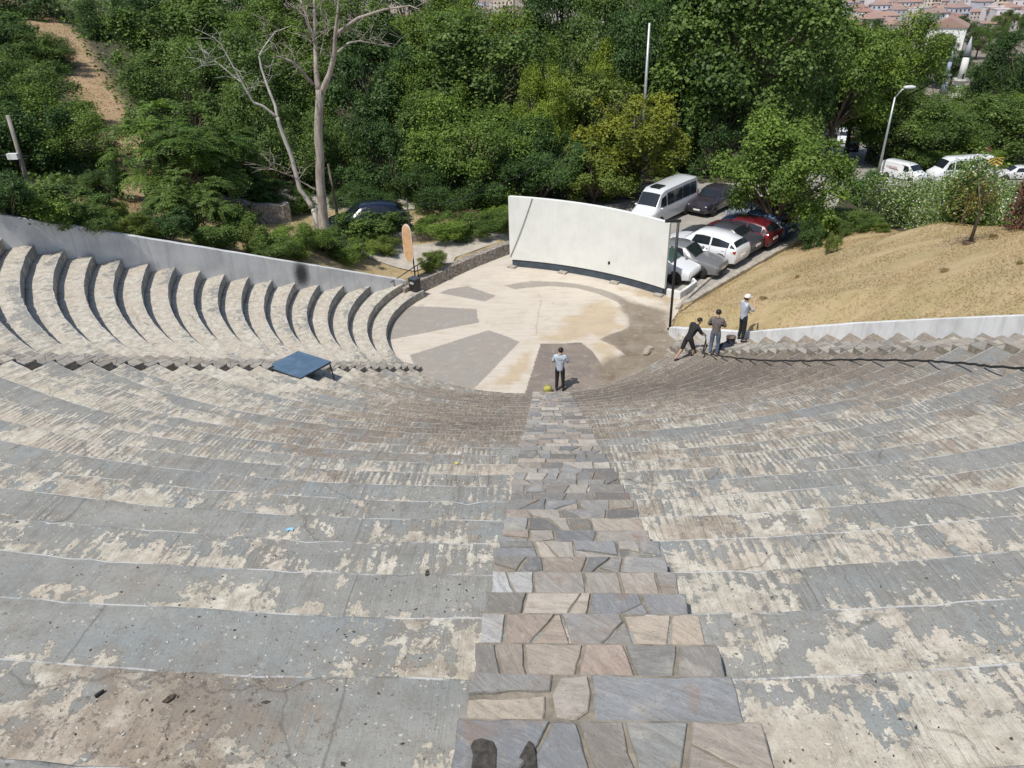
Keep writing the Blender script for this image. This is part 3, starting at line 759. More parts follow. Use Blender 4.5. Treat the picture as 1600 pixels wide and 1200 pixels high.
def drape(name, poly, mat, step=0.5, lift=0.05, kind='structure'):
    xs = [p[0] for p in poly]; ys = [p[1] for p in poly]
    ax = np.arange(min(xs), max(xs) + step, step); ay = np.arange(min(ys), max(ys) + step, step)
    A, B = np.meshgrid(ax, ay, indexing='ij'); m = inside_np(A, B, poly)
    # pull outside vertices near the edge onto it
    Z = terr(A, B) + lift; n1, n2 = A.shape; id_ = np.arange(n1 * n2).reshape(n1, n2)
    cell = m[:-1, :-1] | m[1:, :-1] | m[1:, 1:] | m[:-1, 1:]
    P = np.stack([A, B], -1).reshape(-1, 2).copy(); mm = m.ravel()
    n = len(poly)
    for q in np.nonzero(~mm)[0]:
        best = None; px, py = P[q]
        for k in range(n):
            x1, y1 = poly[k]; x2, y2 = poly[(k + 1) % n]; dx, dy = x2 - x1, y2 - y1
            t = max(0, min(1, ((px - x1) * dx + (py - y1) * dy) / (dx * dx + dy * dy))); qx, qy = x1 + t * dx, y1 + t * dy; dd = math.hypot(qx - px, qy - py)
            if best is None or dd < best[0]: best = (dd, qx, qy)
        if best[0] < step * 1.5: P[q] = best[1:]
    Zr = terr(P[:, 0], P[:, 1]) + lift
    F = np.stack([id_[:-1, :-1], id_[1:, :-1], id_[1:, 1:], id_[:-1, 1:]], -1)[cell]
    used = np.unique(F); rem = -np.ones(n1 * n2, int); rem[used] = np.arange(len(used))
    me = arr_mesh(name, np.column_stack([P, Zr])[used], rem[F], True)
    return tag(link(name, me, mat), kind=kind)
drape('parking_lot', LOT, m_asph, 0.5, 0.045)
drape('road', [(15, 51.8), (19.6, 49), (26, 57), (34, 70), (40, 79), (52, 80), (66, 78), (66, 92), (52, 94), (47, 97), (49, 108), (54, 126), (43, 126), (39, 104), (33, 86), (22, 62)], m_asph, 0.8, 0.12)
drape('footpath', [(-6.6, 33.9), (-5.0, 35.7), (-2.2, 38.9), (-1.2, 40.2), (-2.4, 41.0), (-5.2, 38.4), (-8.6, 36.4), (-12.0, 36.6), (-12, 35.6), (-9, 34.6)], m_pave, 0.3, 0.05)
drape('footpath', [(-12.0, 41.5), (-16.5, 40.6), (-21, 41.0), (-21, 43.5), (-14, 44.5), (-8.5, 46), (-8, 43.5)], m_pave, 0.4, 0.06)

# stage floor, one sheet with its paving colours and the soil washed over it
step = 0.045
ax = np.arange(-7.5, 6.8, step); ay = np.arange(21.8, 38.5, step)
A, B = np.meshgrid(ax, ay, indexing='ij'); m = inside_np(A, B, FLOOR)
fc = np.zeros(A.shape + (3,)) + np.array((0.55, 0.50, 0.42))
N1 = np.zeros(A.shape); N2 = np.zeros(A.shape)
for a in range(A.shape[0]):
    for b in range(0, A.shape[1]):
        if m[a, b]:
            N1[a, b] = mnoise.fractal(Vector((A[a, b] * 1.5, B[a, b] * 1.5, 1)), 1.0, 2.1, 4)
            N2[a, b] = mnoise.fractal(Vector((A[a, b] * 1.1 + 9, B[a, b] * 1.1, 5)), 1.0, 2.1, 4)
grey = (0.29, 0.27, 0.242)
PA = [(-7.3, 27.5), (-7.3, 28.74), (-6.88, 30.28), (-6.36, 31.28), (-4.99, 31.1), (-3.33, 30.85), (-3.24, 30.0), (-3.08, 29.39), (-4.44, 28.82)]
PB = [(-5.73, 26.31), (-5.0, 24.5), (-3.91, 23.6), (-2.9, 23.5), (-1.27, 27.46), (-1.88, 28.02), (-2.66, 28.6)]
PC = [(-1.0, 23.0), (-0.39, 27.27), (0.41, 27.26), (1.29, 27.36), (1.69, 26.6), (2.1, 25.13), (2.6, 24.0), (1.41, 22.8)]
PD = [(2.05, 27.65), (2.52, 28.13), (2.88, 28.31), (3.48, 28.87), (4.3, 27.0), (3.7, 25.6), (2.96, 26.3), (2.63, 26.99)]
PE = [(-5.31, 32.78), (-4.93, 33.25), (-4.02, 33.64), (-2.53, 32.4), (-3.01, 31.72)]
PF = [(-2.25, 33.67), (-0.87, 34.22), (0.4, 34.1), (1.49, 33.74), (2.54, 33.06), (3.3, 32.26), (3.9, 31.0), (4.1, 29.4), (3.46, 28.6), (3.5, 30.3), (3.15, 31.5), (2.35, 32.5), (1.32, 33.25), (0.08, 33.53), (-1.17, 33.32), (-1.64, 33.17)]
for P, c in ((PA, grey), (PB, grey), (PE, grey), (PF, (0.30, 0.275, 0.235)), (PD, (0.20, 0.165, 0.13))):
    q = inside_np(A + .02 * N1, B + .02 * N2, P); fc[q] = c
SAND = [(-0.58, 27.69), (0.08, 28.42), (0.61, 29.78), (1.37, 30.96), (2.3, 31.82), (3.15, 31.28), (3.42, 30.21), (3.25, 29.33), (3.45, 28.55), (2.8, 28.31), (2.04, 27.83), (2.61, 26.76), (2.92, 25.92), (2.24, 25.28), (1.69, 26.49), (1.29, 27.36), (0.28, 27.32), (-0.39, 27.33), (-0.77, 25.69), (-0.95, 24.0), (-1.72, 23.6), (-3.1, 23.6), (-1.9, 24.6), (-1.5, 25.98)]
d = np.where(inside_np(A, B, SAND), seg_dist(A, B, SAND), -seg_dist(A, B, SAND))
k = np.clip((d + .45 * N1 + .3 * N2 + .08) / .5, 0, 1)[..., None] * .76; fc = fc * (1 - k) + np.array((0.46, 0.36, 0.225)) * k
q = inside_np(A + .03 * N1, B + .03 * N2, PC); fc[q] = (0.185, 0.155, 0.135)
k = np.clip((inside_np(A, B, PC) * 1.0) * (N2 * 1.2 - .1 + (A - .9) * .5), 0, 1)[..., None] * .75; fc = fc * (1 - k) + np.array((0.28, 0.235, 0.18)) * k
MUD = [(2.95, 32.41), (3.77, 31.63), (4.44, 31.03), (5.32, 30.16), (5.09, 28.21), (6.4, 27.0), (6.0, 25.0), (2.94, 23.0), (1.9, 23.6), (1.78, 25.3), (2.95, 26.19), (3.13, 26.75), (2.69, 27.64), (3.45, 28.55), (3.48, 30.2), (3.29, 31.28)]
d = np.where(inside_np(A, B, MUD), seg_dist(A, B, MUD), -seg_dist(A, B, MUD))
k = np.clip((d + .3 * N2 + .22) / .4, 0, 1)[..., None] * .95; fc = fc * (1 - k) + (np.array((0.195, 0.16, 0.115)) + .05 * N1[..., None]) * k
EARTH = [(2.9, 33.2), (4.5, 32.0), (5.4, 30.4), (6.6, 32.4), (5.2, 35), (3.5, 36.5), (4.4, 33.2)]
d = np.where(inside_np(A, B, EARTH), seg_dist(A, B, EARTH), -seg_dist(A, B, EARTH))
k = np.clip((d + .5 * N2) / .4, 0, 1)[..., None] * .9; fc = fc * (1 - k) + np.array((0.42, 0.33, 0.22)) * k
k = (np.abs(A + 0.5 - .06 * (B - 30) - .06 * N1) < .03)[..., None] * (np.abs(B - 30) < 1.9)[..., None] * .35; fc = fc * (1 - k) + np.array((0.2, 0.16, 0.12)) * k
cell = m[:-1, :-1] & m[1:, :-1] & m[1:, 1:] & m[:-1, 1:]
id_ = np.arange(A.size).reshape(A.shape)
F = np.stack([id_[:-1, :-1], id_[1:, :-1], id_[1:, 1:], id_[:-1, 1:]], -1)[cell]
used = np.unique(F); rem = -np.ones(A.size, int); rem[used] = np.arange(len(used))
me = arr_mesh('stage_floor', np.column_stack([A.ravel(), B.ravel(), np.zeros(A.size)])[used], rem[F]); vattr(me, 'col', fc.reshape(-1, 3)[used])
tag(link('stage_floor', me, m_floor), kind='structure')

# ------------------------------------------------------------------ walls
def wall_along(name, pts, zb, zt, th, mats, label, cat, parent=None, jag=0.0, capm=None, sub=0.35, seed=1):
    """wall following a plan line; zb / zt give base and top at each point"""
    r = random.Random(seed); P = []
    for k in range(len(pts) - 1):
        a, b = Vector(pts[k]), Vector(pts[k + 1]); n = max(1, int((b - a).length / sub))
        for s in range(n): P.append((a + (b - a) * s / n, zb[k] + (zb[k + 1] - zb[k]) * s / n, zt[k] + (zt[k + 1] - zt[k]) * s / n))
    P.append((Vector(pts[-1]), zb[-1], zt[-1])); mb = MB(); vs = []
    for k, (p, b, t) in enumerate(P):
        d = (P[min(k + 1, len(P) - 1)][0] - P[max(k - 1, 0)][0]).normalized(); nn = Vector((-d.y, d.x)) * th / 2
        t += r.uniform(-jag, jag); j = r.uniform(-jag, jag) * .6
        bev = min(.02, th * .1)
        for q, zz in ((nn, b), (nn, t - bev), (nn * (1 - 2 * bev / th), t), (-nn * (1 - 2 * bev / th), t), (-nn, t - bev), (-nn, b)):
            vs.append((p.x + q.x + nn.normalized().x * j, p.y + q.y + nn.normalized().y * j, zz))
    fs = []
    for k in range(len(P) - 1):
        for j in range(6): fs.append((k * 6 + j, k * 6 + (j + 1) % 6, (k + 1) * 6 + (j + 1) % 6, (k + 1) * 6 + j))
    fs.append((5, 4, 3, 2, 1, 0)); L = (len(P) - 1) * 6; fs.append((L, L + 1, L + 2, L + 3, L + 4, L + 5))
    mb.add(vs, fs)
    o = mb.build(name, mats, parent)
    return tag(o, label, cat) if label else o
# left: whitewashed wall on the chord where the rows stop
pts, zb, zt = [], [], []
for s in (-3.4, -1.5, 0.5, 3, 6, 9, 12, 15, 18, 21, 24):
    P = WLo + WLd * (s) + Vector((-.67, .74)) * 0.14
    i = (math.hypot(P.x - CX, P.y - CY) - R0) / DT
    pts.append(P); zb.append(RS * max(i, 0) - 1.0); zt.append(lwall_top(s))
_d = ray((470, 424)); _n = Vector((-WLd.y, WLd.x)); _o = WLo + Vector((-.67, .74)) * 0.02
_t = ((_o - CAMP.xy).dot(_n)) / _d.xy.dot(_n); BURN = CAMP + _d * _t
m_wallburn = mat_whitewash('whitewash_sooty', burn=(BURN.x, BURN.y, BURN.z - .1))
wall_along('retaining_wall', pts, zb, zt, 0.28, m_wallburn, 'long pale whitewashed wall sloping down beside the curved rows, bushes behind it', 'wall', jag=0.008)
pts, zb, zt = [], [], []
for P in WRp[:-1]:
    i = (math.hypot(P.x - CX, P.y - CY) - R0) / DT
    pts.append(P + Vector((.16, .07))); zb.append(RS * max(i, 0) - .9); zt.append(RS * (max(i, -.4) + 1) + 0.12 + 0.020 * max(i, 0))
wall_along('retaining_wall', pts, zb, zt, 0.26, m_white, 'low pale whitewashed wall between the dry lawn and the stone steps', 'wall', jag=0.006)
wall_along('stone_wall', [(-6.95, 32.05), (-6.45, 32.75), (-5.94, 33.5), (-5.08, 34.8), (-3.91, 36.4), (-2.05, 38.5)], [-.3] * 6, [.62, .64, .62, .62, .6, .6], 0.42, m_rubble, 'low rubble stone wall edging the round stage, dark bin at its near end', 'wall', jag=0.025, seed=4)
zq = [tz(*p) for p in ((-9.0, 36.9), (-6.0, 38.6), (-3.6, 40.3), (-2.2, 41.3))]
wall_along('stone_wall', [(-9.0, 36.9), (-6.0, 38.6), (-3.6, 40.3), (-2.2, 41.3)], [z - .4 for z in zq], [z + .5 for z in zq], 0.38, m_rubble, 'low dark stone wall across the footpath, below the green shrubs', 'wall', jag=0.05, seed=6)
zq = [tz(*p) for p in ((-18.6, 38.8), (-17.2, 37.8), (-15.2, 37.6), (-14.0, 38.6))]
wall_along('stone_wall', [(-18.6, 38.8), (-17.2, 37.8), (-15.2, 37.6), (-14.0, 38.6)], [z - .6 for z in zq], [z + 1.0 for z, q in zip(zq, (1, 1, 1, 1))], 0.5, m_rubble, 'short pale rubble wall half hidden in bushes left of the dead tree', 'wall', jag=0.1, seed=9)
# kerbs of the lawn and planter by the screen
kp = [(6.15, 31.0), (8.25, 33.45), (10.8, 36.3), (13.2, 38.95), (14.2, 40.0)]
wall_along('lawn_kerb', kp, [-.3] * 5, [.16, .16, .18, .2, .3], 0.28, m_kerb, 'concrete kerb between the dry lawn and the parked cars', 'kerb', jag=0.015, seed=12)
kp = [(5.75, 30.6), (6.6, 32.15), (7.9, 34.2), (8.4, 35.0)]
wall_along('path_kerb', kp, [-.2] * 4, [.1, .1, .1, .1], 0.16, m_kerb, 'thin low kerb beside the earth path right of the white screen', 'kerb', jag=0.015, seed=14)
P0 = atz((1042, 462), 0); P1 = atz((1062, 467), 0); P2 = atz((1086, 450), 0)
wall_along('planter_wall', [(P0.x, P0.y), (P1.x, P1.y), (P2.x, P2.y), (P2.x - .1, P2.y + .5)], [-.1] * 4, [.36] * 4, 0.14, m_white, 'low white corner wall beside the black pole, behind the screen edge', 'wall', seed=15)

# ------------------------------------------------------------------ projection screen
scr = empty('projection_screen', (1.7, 35.0, 0), 0, 'large blank white curved screen wall standing at the back of the stage', 'screen')
B0 = Vector((-2.0, 36.25)); B1 = Vector((5.37, 32.08)); mid = (B0 + B1) / 2; nrm = Vector((B1.y - B0.y, -(B1.x - B0.x))).normalized()
if nrm.y > 0: nrm = -nrm
def scr_pt(f, off=0.0):
    p = B0 + (B1 - B0) * f; return p - nrm * (0.62 * 4 * f * (1 - f)) + nrm * off
def scr_strip(f0, f1, off0, off1, z0f, z1f, n=40):
    vs = []; fs = []
    for k in range(n + 1):
        f = f0 + (f1 - f0) * k / n; a = scr_pt(f, off0) - scr.location.xy; b = scr_pt(f, off1) - scr.location.xy; z0, z1 = z0f(f), z1f(f)
        vs += [(a.x, a.y, z0), (a.x, a.y, z1), (b.x, b.y, z1), (b.x, b.y, z0)]
    for k in range(n):
        for j in range(4): fs.append((k * 4 + j, k * 4 + (j + 1) % 4, (k + 1) * 4 + (j + 1) % 4, (k + 1) * 4 + j))
    fs.append((3, 2, 1, 0)); fs.append((n * 4, n * 4 + 1, n * 4 + 2, n * 4 + 3))
    return MB().add(vs, fs)
zl, zr_ = aty((797, 307), 36.25).z, aty((1049, 349), 32.08).z
top = lambda f: zl + (zr_ - zl) * f + 0.02 * math.sin(math.pi * f)
scr_strip(0, 1, 0.0, -0.22, lambda f: 0.40, top).build('panel', m_screen, scr)
scr_strip(0.012, .988, -0.05, -0.20, lambda f: -.05, lambda f: 0.395).build('plinth', m_navy, scr)  # shade under the overhanging panel is put into the dark plinth colour
for f in (0.02, 0.34, 0.68, 0.97):
    p = scr_pt(f, .12) - scr.location.xy
    MB().box((p.x, p.y, .04), (.42, .30, .10), 0, -.5).build('foot', m_kerb, scr)
MB().box((0, 0, 0), (.14, .02, .14)).build('vent_hole', m_black, scr).location = Vector((*(scr_pt(.635, .012) - scr.location.xy), .95))
def wire(name, pts, r, mat, label, cat='cable', sag=0.0):
    P = []
    for k in range(len(pts) - 1):
        a, b = Vector(pts[k]), Vector(pts[k + 1])
        for s in range(12): t = s / 12; q = a + (b - a) * t; q.z -= sag * 4 * t * (1 - t); P.append(q)
    P.append(Vector(pts[-1]))
    return tag(MB().tube(P, r, 6).build(name, mat), label, cat)
a = scr_pt(.145, .03); b = scr_pt(.005, .03)
wire('cable', [(a.x, a.y, top(.145) + .01), (b.x, b.y, .55)], .014, m_black, 'thin dark cable running slantwise down the left edge of the white screen', sag=.12)

def ground_hit(q, lo=22.0, hi=75.0):
    ys = np.arange(lo, hi, .1); d = ray(q); z = CAMP.z + d.z / d.y * ys; x = CAMP.x + d.x / d.y * ys
    k = int(np.argmax(z <= terr(x, ys))); k = k if k > 0 else len(ys) - 1
    return Vector((x[k], ys[k], z[k]))
# ------------------------------------------------------------------ people
def skinned(verts, edges, rad, levels=2, root=0):
    me = bpy.data.meshes.new('tmp'); me.from_pydata(verts, edges, []); me.update()
    o = bpy.data.objects.new('tmp', me); COL.objects.link(o)
    md = o.modifiers.new('s', 'SKIN'); md.use_smooth_shade = True
    sv = me.skin_vertices[0].data
    for k, r in enumerate(rad):
        sv[k].radius = r if isinstance(r, tuple) else (r, r); sv[k].use_root = (k == root)
    s2 = o.modifiers.new('u', 'SUBSURF'); s2.levels = levels; s2.render_levels = levels
    dg = bpy.context.evaluated_depsgraph_get(); ev = o.evaluated_get(dg)
    res = bpy.data.meshes.new_from_object(ev)
    bpy.data.objects.remove(o); bpy.data.meshes.remove(me)
    for p in res.polygons: p.use_smooth = True
    return res
class Skel:
    def __init__(s): s.v = []; s.e = []; s.r = []
    def p(s, co, r, prev=None):
        s.v.append(tuple(co)); s.r.append(r); k = len(s.v) - 1
        if prev is not None: s.e.append((prev, k))
        return k
    def chain(s, pts, prev):
        for co, r in pts: prev = s.p(co, r, prev)
        return prev
    def mesh(s, lv=2): return skinned(s.v, s.e, s.r, lv)
m_skin = simple('skin', (0.46, 0.29, 0.20), 0.55, var=.08)
def lerp(a, b, t): return tuple(x + (y - x) * t for x, y in zip(a, b))
def person(loc, rz, P, label, shirt, trousers, shoes, hair, long_sleeve=False, shorts=False, cap=None, h=1.0, curl=1.0):
    """P: joints in the person's own frame (facing +Y): pelvis, chest, neck, head, and for each side shoulder, elbow, wrist, hip, knee, ankle"""
    root = empty('person', loc, rz, label, 'person'); root.scale = (h, h, h)
    s = Skel()
    pe = s.p(P['pelvis'], (.098, .075))
    ch0 = s.p(lerp(P['pelvis'], P['chest'], .45), (.095, .070), pe); ch = s.p(lerp(P['chest'], P['neck'], -.25), (.105, .075), ch0)
    nk = s.p(P['neck'], .054, s.p(lerp(P['chest'], P['neck'], .55), .055, ch)); hd = Vector(P['head']); up = (hd - Vector(P['neck'])).normalized(); fw = Vector(P.get('face', (0, 1, -.1))).normalized()
    h0 = s.p(hd - up * .075 + fw * .02, .066, nk); h1 = s.p(hd, .088, h0); h2 = s.p(hd + up * .07 - fw * .005, .07, h1)
    s.p(hd - up * .03 + fw * .105, .014, h1)                   # nose
    s.p(hd - up * .09 + fw * .075, .026, h0)                   # chin
    for sd in 'lr':
        sg = -1 if sd == 'l' else 1
        sh, el, wr = P['sh' + sd], P['el' + sd], P['wr' + sd]
        a = s.p(sh, .050, ch); a = s.chain([(lerp(sh, el, .5), .050), (el, .042), (lerp(el, wr, .4), .042), (wr, .028)], a)
        d = (Vector(wr) - Vector(el)).normalized(); side = d.cross(Vector((0, 0, 1))); side = side.normalized() if side.length > .1 else Vector((1, 0, 0)); dn = side.cross(d).normalized()
        pm = s.p(Vector(wr) + d * .055, (.034, .022), a)
        for k, (o, L) in enumerate(((-.03, .065), (-.01, .078), (.01, .074), (.028, .06))):
            b0 = Vector(wr) + d * .095 + side * o
            s.chain([(b0, .0095), (b0 + d * L * .5 - dn * .012 * curl, .0085), (b0 + d * L * .85 - dn * .035 * curl, .0075)], pm)
        tb = Vector(wr) + d * .04 + side * (-.038 * sg)
        s.chain([(tb, .012), (tb + d * .035 - side * .02 * sg - dn * .01, .010)], pm)
        hp, kn, an = P['hip' + sd], P['kn' + sd], P['an' + sd]
        b = s.p(hp, .064, pe)
        to = P.get('toe' + sd, (an[0] + sg * .03, an[1] + .15, an[2] - .06))
        s.chain([(lerp(hp, kn, .5), .060), (kn, .050), (lerp(kn, an, .35), .054), (an, .036), (to, .032)], b)
    body = link('body', s.mesh(2), m_skin, root)
    mb = MB()
    for sg in (-1, 1):
        side = up.cross(fw).normalized() * sg
        mb.ball(hd + side * .088 - up * .005, (.016, .026, .034), 0, 8, 6)
        mb.ball(hd + fw * .078 + side * .032 + up * .008, .011, 1, 8, 6)
    mb.build('face_detail', [m_skin, m_black], body)
    # shirt
    t = Skel(); a00 = t.p(lerp(P['pelvis'], P['chest'], -.38), (.150, .120)); a0 = t.p(lerp(P['pelvis'], P['chest'], -.05), (.158, .124), a00); a1 = t.p(lerp(P['pelvis'], P['chest'], .45), (.150, .118), a0); a2 = t.p(P['chest'], (.175, .125), a1); t.p(lerp(P['chest'], P['neck'], .98), .074, t.p(lerp(P['chest'], P['neck'], .62), (.105, .085), a2))
    for sd in 'lr':
        sh, el, wr = P['sh' + sd], P['el' + sd], P['wr' + sd]
        b = t.p(sh, .078, a2)
        if long_sleeve: t.chain([(lerp(sh, el, .5), .066), (el, .058), (lerp(el, wr, .9), .044)], b)
        else: t.chain([(lerp(sh, el, .45), .072), (lerp(sh, el, .92), .070)], b)
    link('shirt', t.mesh(2), shirt, root)
    t = Skel(); a0 = t.p(P['pelvis'], (.150, .118)); t.p(lerp(P['pelvis'], P['chest'], .40), (.132, .100), a0)
    for sd in 'lr':
        hp, kn, an = P['hip' + sd], P['kn' + sd], P['an' + sd]; b = t.p(hp, .100, a0)
        if shorts: t.chain([(lerp(hp, kn, .5), .092), (lerp(hp, kn, 1.12), .086)], b)
        else: t.chain([(lerp(hp, kn, .5), .088), (kn, .072), (lerp(kn, an, .5), .066), (lerp(kn, an, .97), .060)], b)
    link('trousers', t.mesh(2), trousers, root)
    for sd in 'lr':
        an = Vector(P['an' + sd]); to = Vector(P.get('toe' + sd, (an.x + (-.03 if sd == 'l' else .03), an.y + .15, an.z - .06)))
        d = (to - an); d.z = 0; d.normalize(); q = Skel(); q.chain([(an - d * .05 + Vector((0, 0, -.045)), .042), (an + d * .05 + Vector((0, 0, -.045)), .046), (to + Vector((0, 0, -.005)), .042), (to + d * .05 + Vector((0, 0, -.01)), .034)], None) if False else None
        q = Skel(); k = q.p(an - d * .05 + Vector((0, 0, -.035)), .044); q.chain([(an + d * .05 + Vector((0, 0, -.04)), .046), (to + Vector((0, 0, -.002)), .040), (to + d * .05 + Vector((0, 0, -.008)), .032)], k)
        link('shoe', q.mesh(1), shoes, root)
    mb = MB(); m3 = Matrix((up.cross(fw) * -1, fw, up)).transposed()
    vs = []; fs = []; nu, nv = 16, 8
    for j in range(nv + 1):
        for k in range(nu):
            a = 2 * math.pi * k / nu; front = max(0, math.sin(a)); lim = 2.15 - 1.05 * front; th = lim * j / nv
            v = Vector((.098 * math.sin(th) * math.cos(a), .112 * math.sin(th) * math.sin(a) - .008, .104 * math.cos(th) + .012))
            vs.append(hd + m3 @ v)
    for j in range(nv):
        for k in range(nu): fs.append((j * nu + k, j * nu + (k + 1) % nu, (j + 1) * nu + (k + 1) % nu, (j + 1) * nu + k))
    mb.add(vs, fs, 0, True); mb.build('hair', hair, root)
    if cap is not None:
        mb = MB(); vs = []; fs = []
        for j in range(7):
            th = 1.55 * j / 6
            for k in range(16):
                a = 2 * math.pi * k / 16; vs.append(hd + m3 @ Vector((.108 * math.sin(th) * math.cos(a), .122 * math.sin(th) * math.sin(a), .112 * math.cos(th) + .018)))
        for j in range(6):
            for k in range(16): fs.append((j * 16 + k, j * 16 + (k + 1) % 16, (j + 1) * 16 + (k + 1) % 16, (j + 1) * 16 + k))
        mb.add(vs, fs, 0, True)
        pv = [m3 @ Vector(q) + hd for q in ((-.075, .09, .03), (-.06, .17, .012), (0, .195, .008), (.06, .17, .012), (.075, .09, .03))]
        mb.add(pv + [q + up * .012 for q in pv], [(0, 1, 2, 3, 4), (9, 8, 7, 6, 5), (0, 5, 6, 1), (1, 6, 7, 2), (2, 7, 8, 3), (3, 8, 9, 4)])
        mb.build('cap', cap, root)
    return root
BASE = dict(pelvis=(0, 0, .95), chest=(0, .01, 1.33), neck=(0, 0, 1.50), head=(0, .03, 1.645), shl=(-.185, -.005, 1.42), shr=(.185, -.005, 1.42),
            ell=(-.24, -.03, 1.14), elr=(.24, -.03, 1.14), wrl=(-.25, .06, .90), wrr=(.25, .06, .90), hipl=(-.095, 0, .89), hipr=(.095, 0, .89),
            knl=(-.11, .02, .49), knr=(.11, .02, .49), anl=(-.12, -.02, .085), anr=(.12, -.02, .085))
c_pale = simple('pale_blue_cloth', (0.45, 0.51, 0.58), 0.85, var=.12, scale=9); c_blk = simple('black_cloth', (0.018, 0.018, 0.02), 0.9, var=.3, scale=9)
c_taupe = simple('grey_brown_cloth', (0.155, 0.135, 0.125), 0.9, var=.2, scale=9); c_jean = simple('blue_denim', (0.10, 0.135, 0.19), 0.9, var=.3, scale=12)
c_hair = simple('black_hair', (0.012, 0.010, 0.009), 0.6, var=.3, scale=30); c_tan = simple('tan_leather', (0.42, 0.30, 0.22), 0.7)
c_cap = simple('white_cap_cloth', (0.72, 0.68, 0.66), 0.85)
p1 = person((0.32, 23.42, 0.0), R_(-8), dict(BASE, ell=(-.27, .02, 1.16), elr=(.29, .04, 1.17), wrl=(-.06, .26, 1.20), wrr=(.10, .27, 1.24), head=(.02, .06, 1.63), neck=(0, .01, 1.50), face=(.35, .8, -.35)),
            'man in pale blue shirt and black trousers at the foot of the central steps', c_pale, c_blk, c_blk, c_hair, h=1.0)
# lettering across the back of the shirt (too worn to read): a row of small dark glyph strokes
mb = MB(); r = random.Random(4)
for k in range(9):
    x = -.10 + k * .025; z = 1.395 - abs(k - 4) * .003
    mb.box((x, -.1405 + abs(k - 4) * .0035, z), (.014, .006, .034)); 
mb.build('lettering', simple('dark_print', (0.16, 0.20, 0.27), .8), p1)
p2 = person((5.05, 24.33, 0.98), R_(-62), dict(BASE, pelvis=(0, 0, .93), chest=(.02, .20, 1.27), neck=(.03, .29, 1.42), head=(.04, .38, 1.54), face=(.15, .8, -.6), shl=(-.16, .22, 1.38), shr=(.20, .22, 1.36), ell=(-.22, .33, 1.12), elr=(.27, .36, 1.08), wrl=(-.04, .52, 1.02), wrr=(.18, .56, .98),
            hipl=(-.095, -.02, .87), hipr=(.095, .02, .87), knl=(-.12, -.16, .47), anl=(-.14, -.42, -.02 + .11), toel=(-.15, -.29, .02), knr=(.12, .16, .50), anr=(.12, .16, .26), toer=(.14, .31, .20)),
            'man in black T-shirt and black shorts leaning forward with a spray lance', c_blk, c_blk, c_blk, c_hair, shorts=True)
p2.location.z = 0.76
p3 = person((5.72, 23.22, 1.52), R_(-22), dict(BASE, ell=(-.29, .02, 1.17), elr=(.29, .03, 1.17), wrl=(-.10, .22, 1.10), wrr=(.10, .22, 1.12), head=(.0, .06, 1.64), face=(.1, .8, -.35)),
            'man in grey-brown long-sleeved top and blue jeans, hands together in front', c_taupe, c_jean, c_tan, c_hair, long_sleeve=True)
p4 = person((6.72, 23.62, 1.90), R_(-75), dict(BASE, ell=(-.27, .10, 1.17), elr=(.26, .20, 1.22), wrl=(-.16, .26, 1.02), wrr=(.10, .27, 1.50), head=(0, .03, 1.655), face=(-.1, 1, -.05)),
            'man in white cap and pale blue shirt by the low white wall, hand raised', c_pale, c_blk, c_blk, c_hair, cap=c_cap)
# spray lance and its hose
a = p2.matrix_basis @ Vector((.16, .62, .96)); b = p2.matrix_basis @ Vector((-.04, .56, 1.02))
lance = tag(MB().tube([Vector(b) + Vector((0, 0, .03)), a, Vector((a.x + .03, a.y - .16, a.z - .30)), Vector((a.x + .02, a.y - .42, 1.20))], [.022, .022, .014, .012], 8).build('spray_lance', m_black), 'black spray lance in the hands of the man in the black T-shirt', 'spray lance')
def stepz(x, y):
    for i in range(NROW - 1, -1, -1):
        if math.hypot(x - CX, y - row_center(i)) >= row_R(i): return row_z(i)
    return 0.0
HP = [(5.45, 23.66), (5.75, 22.6), (6.1, 21.0), (6.5, 19.6), (7.05, 18.2), (7.65, 17.0), (8.05, 15.8), (8.36, 14.8), (8.5, 13.9), (8.56, 13.1), (8.68, 12.2), (8.9, 11.0), (9.2, 9.6)]
hp = []
for k in range(len(HP) - 1):
    for s in range(8):
        t = s / 8; x = HP[k][0] + (HP[k + 1][0] - HP[k][0]) * t; y = HP[k][1] + (HP[k + 1][1] - HP[k][1]) * t; hp.append((x, y))
def conez(x, y): return RS * ((math.hypot(x - CX, y - CY) - R0) / DT + 1)
zs = [conez(x, y) + .035 + .012 * math.sin(k * 1.7) for k, (x, y) in enumerate(hp)]
hz = [Vector((a.x + .02, a.y - .1, a.z - .2)), Vector((a.x - .02, a.y - .25, zs[0] + .25))] + [Vector((x + .05 * math.sin(k * .5), y, z)) for k, ((x, y), z) in enumerate(zip(hp, zs))]
tag(MB().tube(hz, .026, 8).build('hose', m_black), 'long black water hose lying over the rows from the man in black rightwards', 'hose')
_bz = stepz(6.5, 24.05)
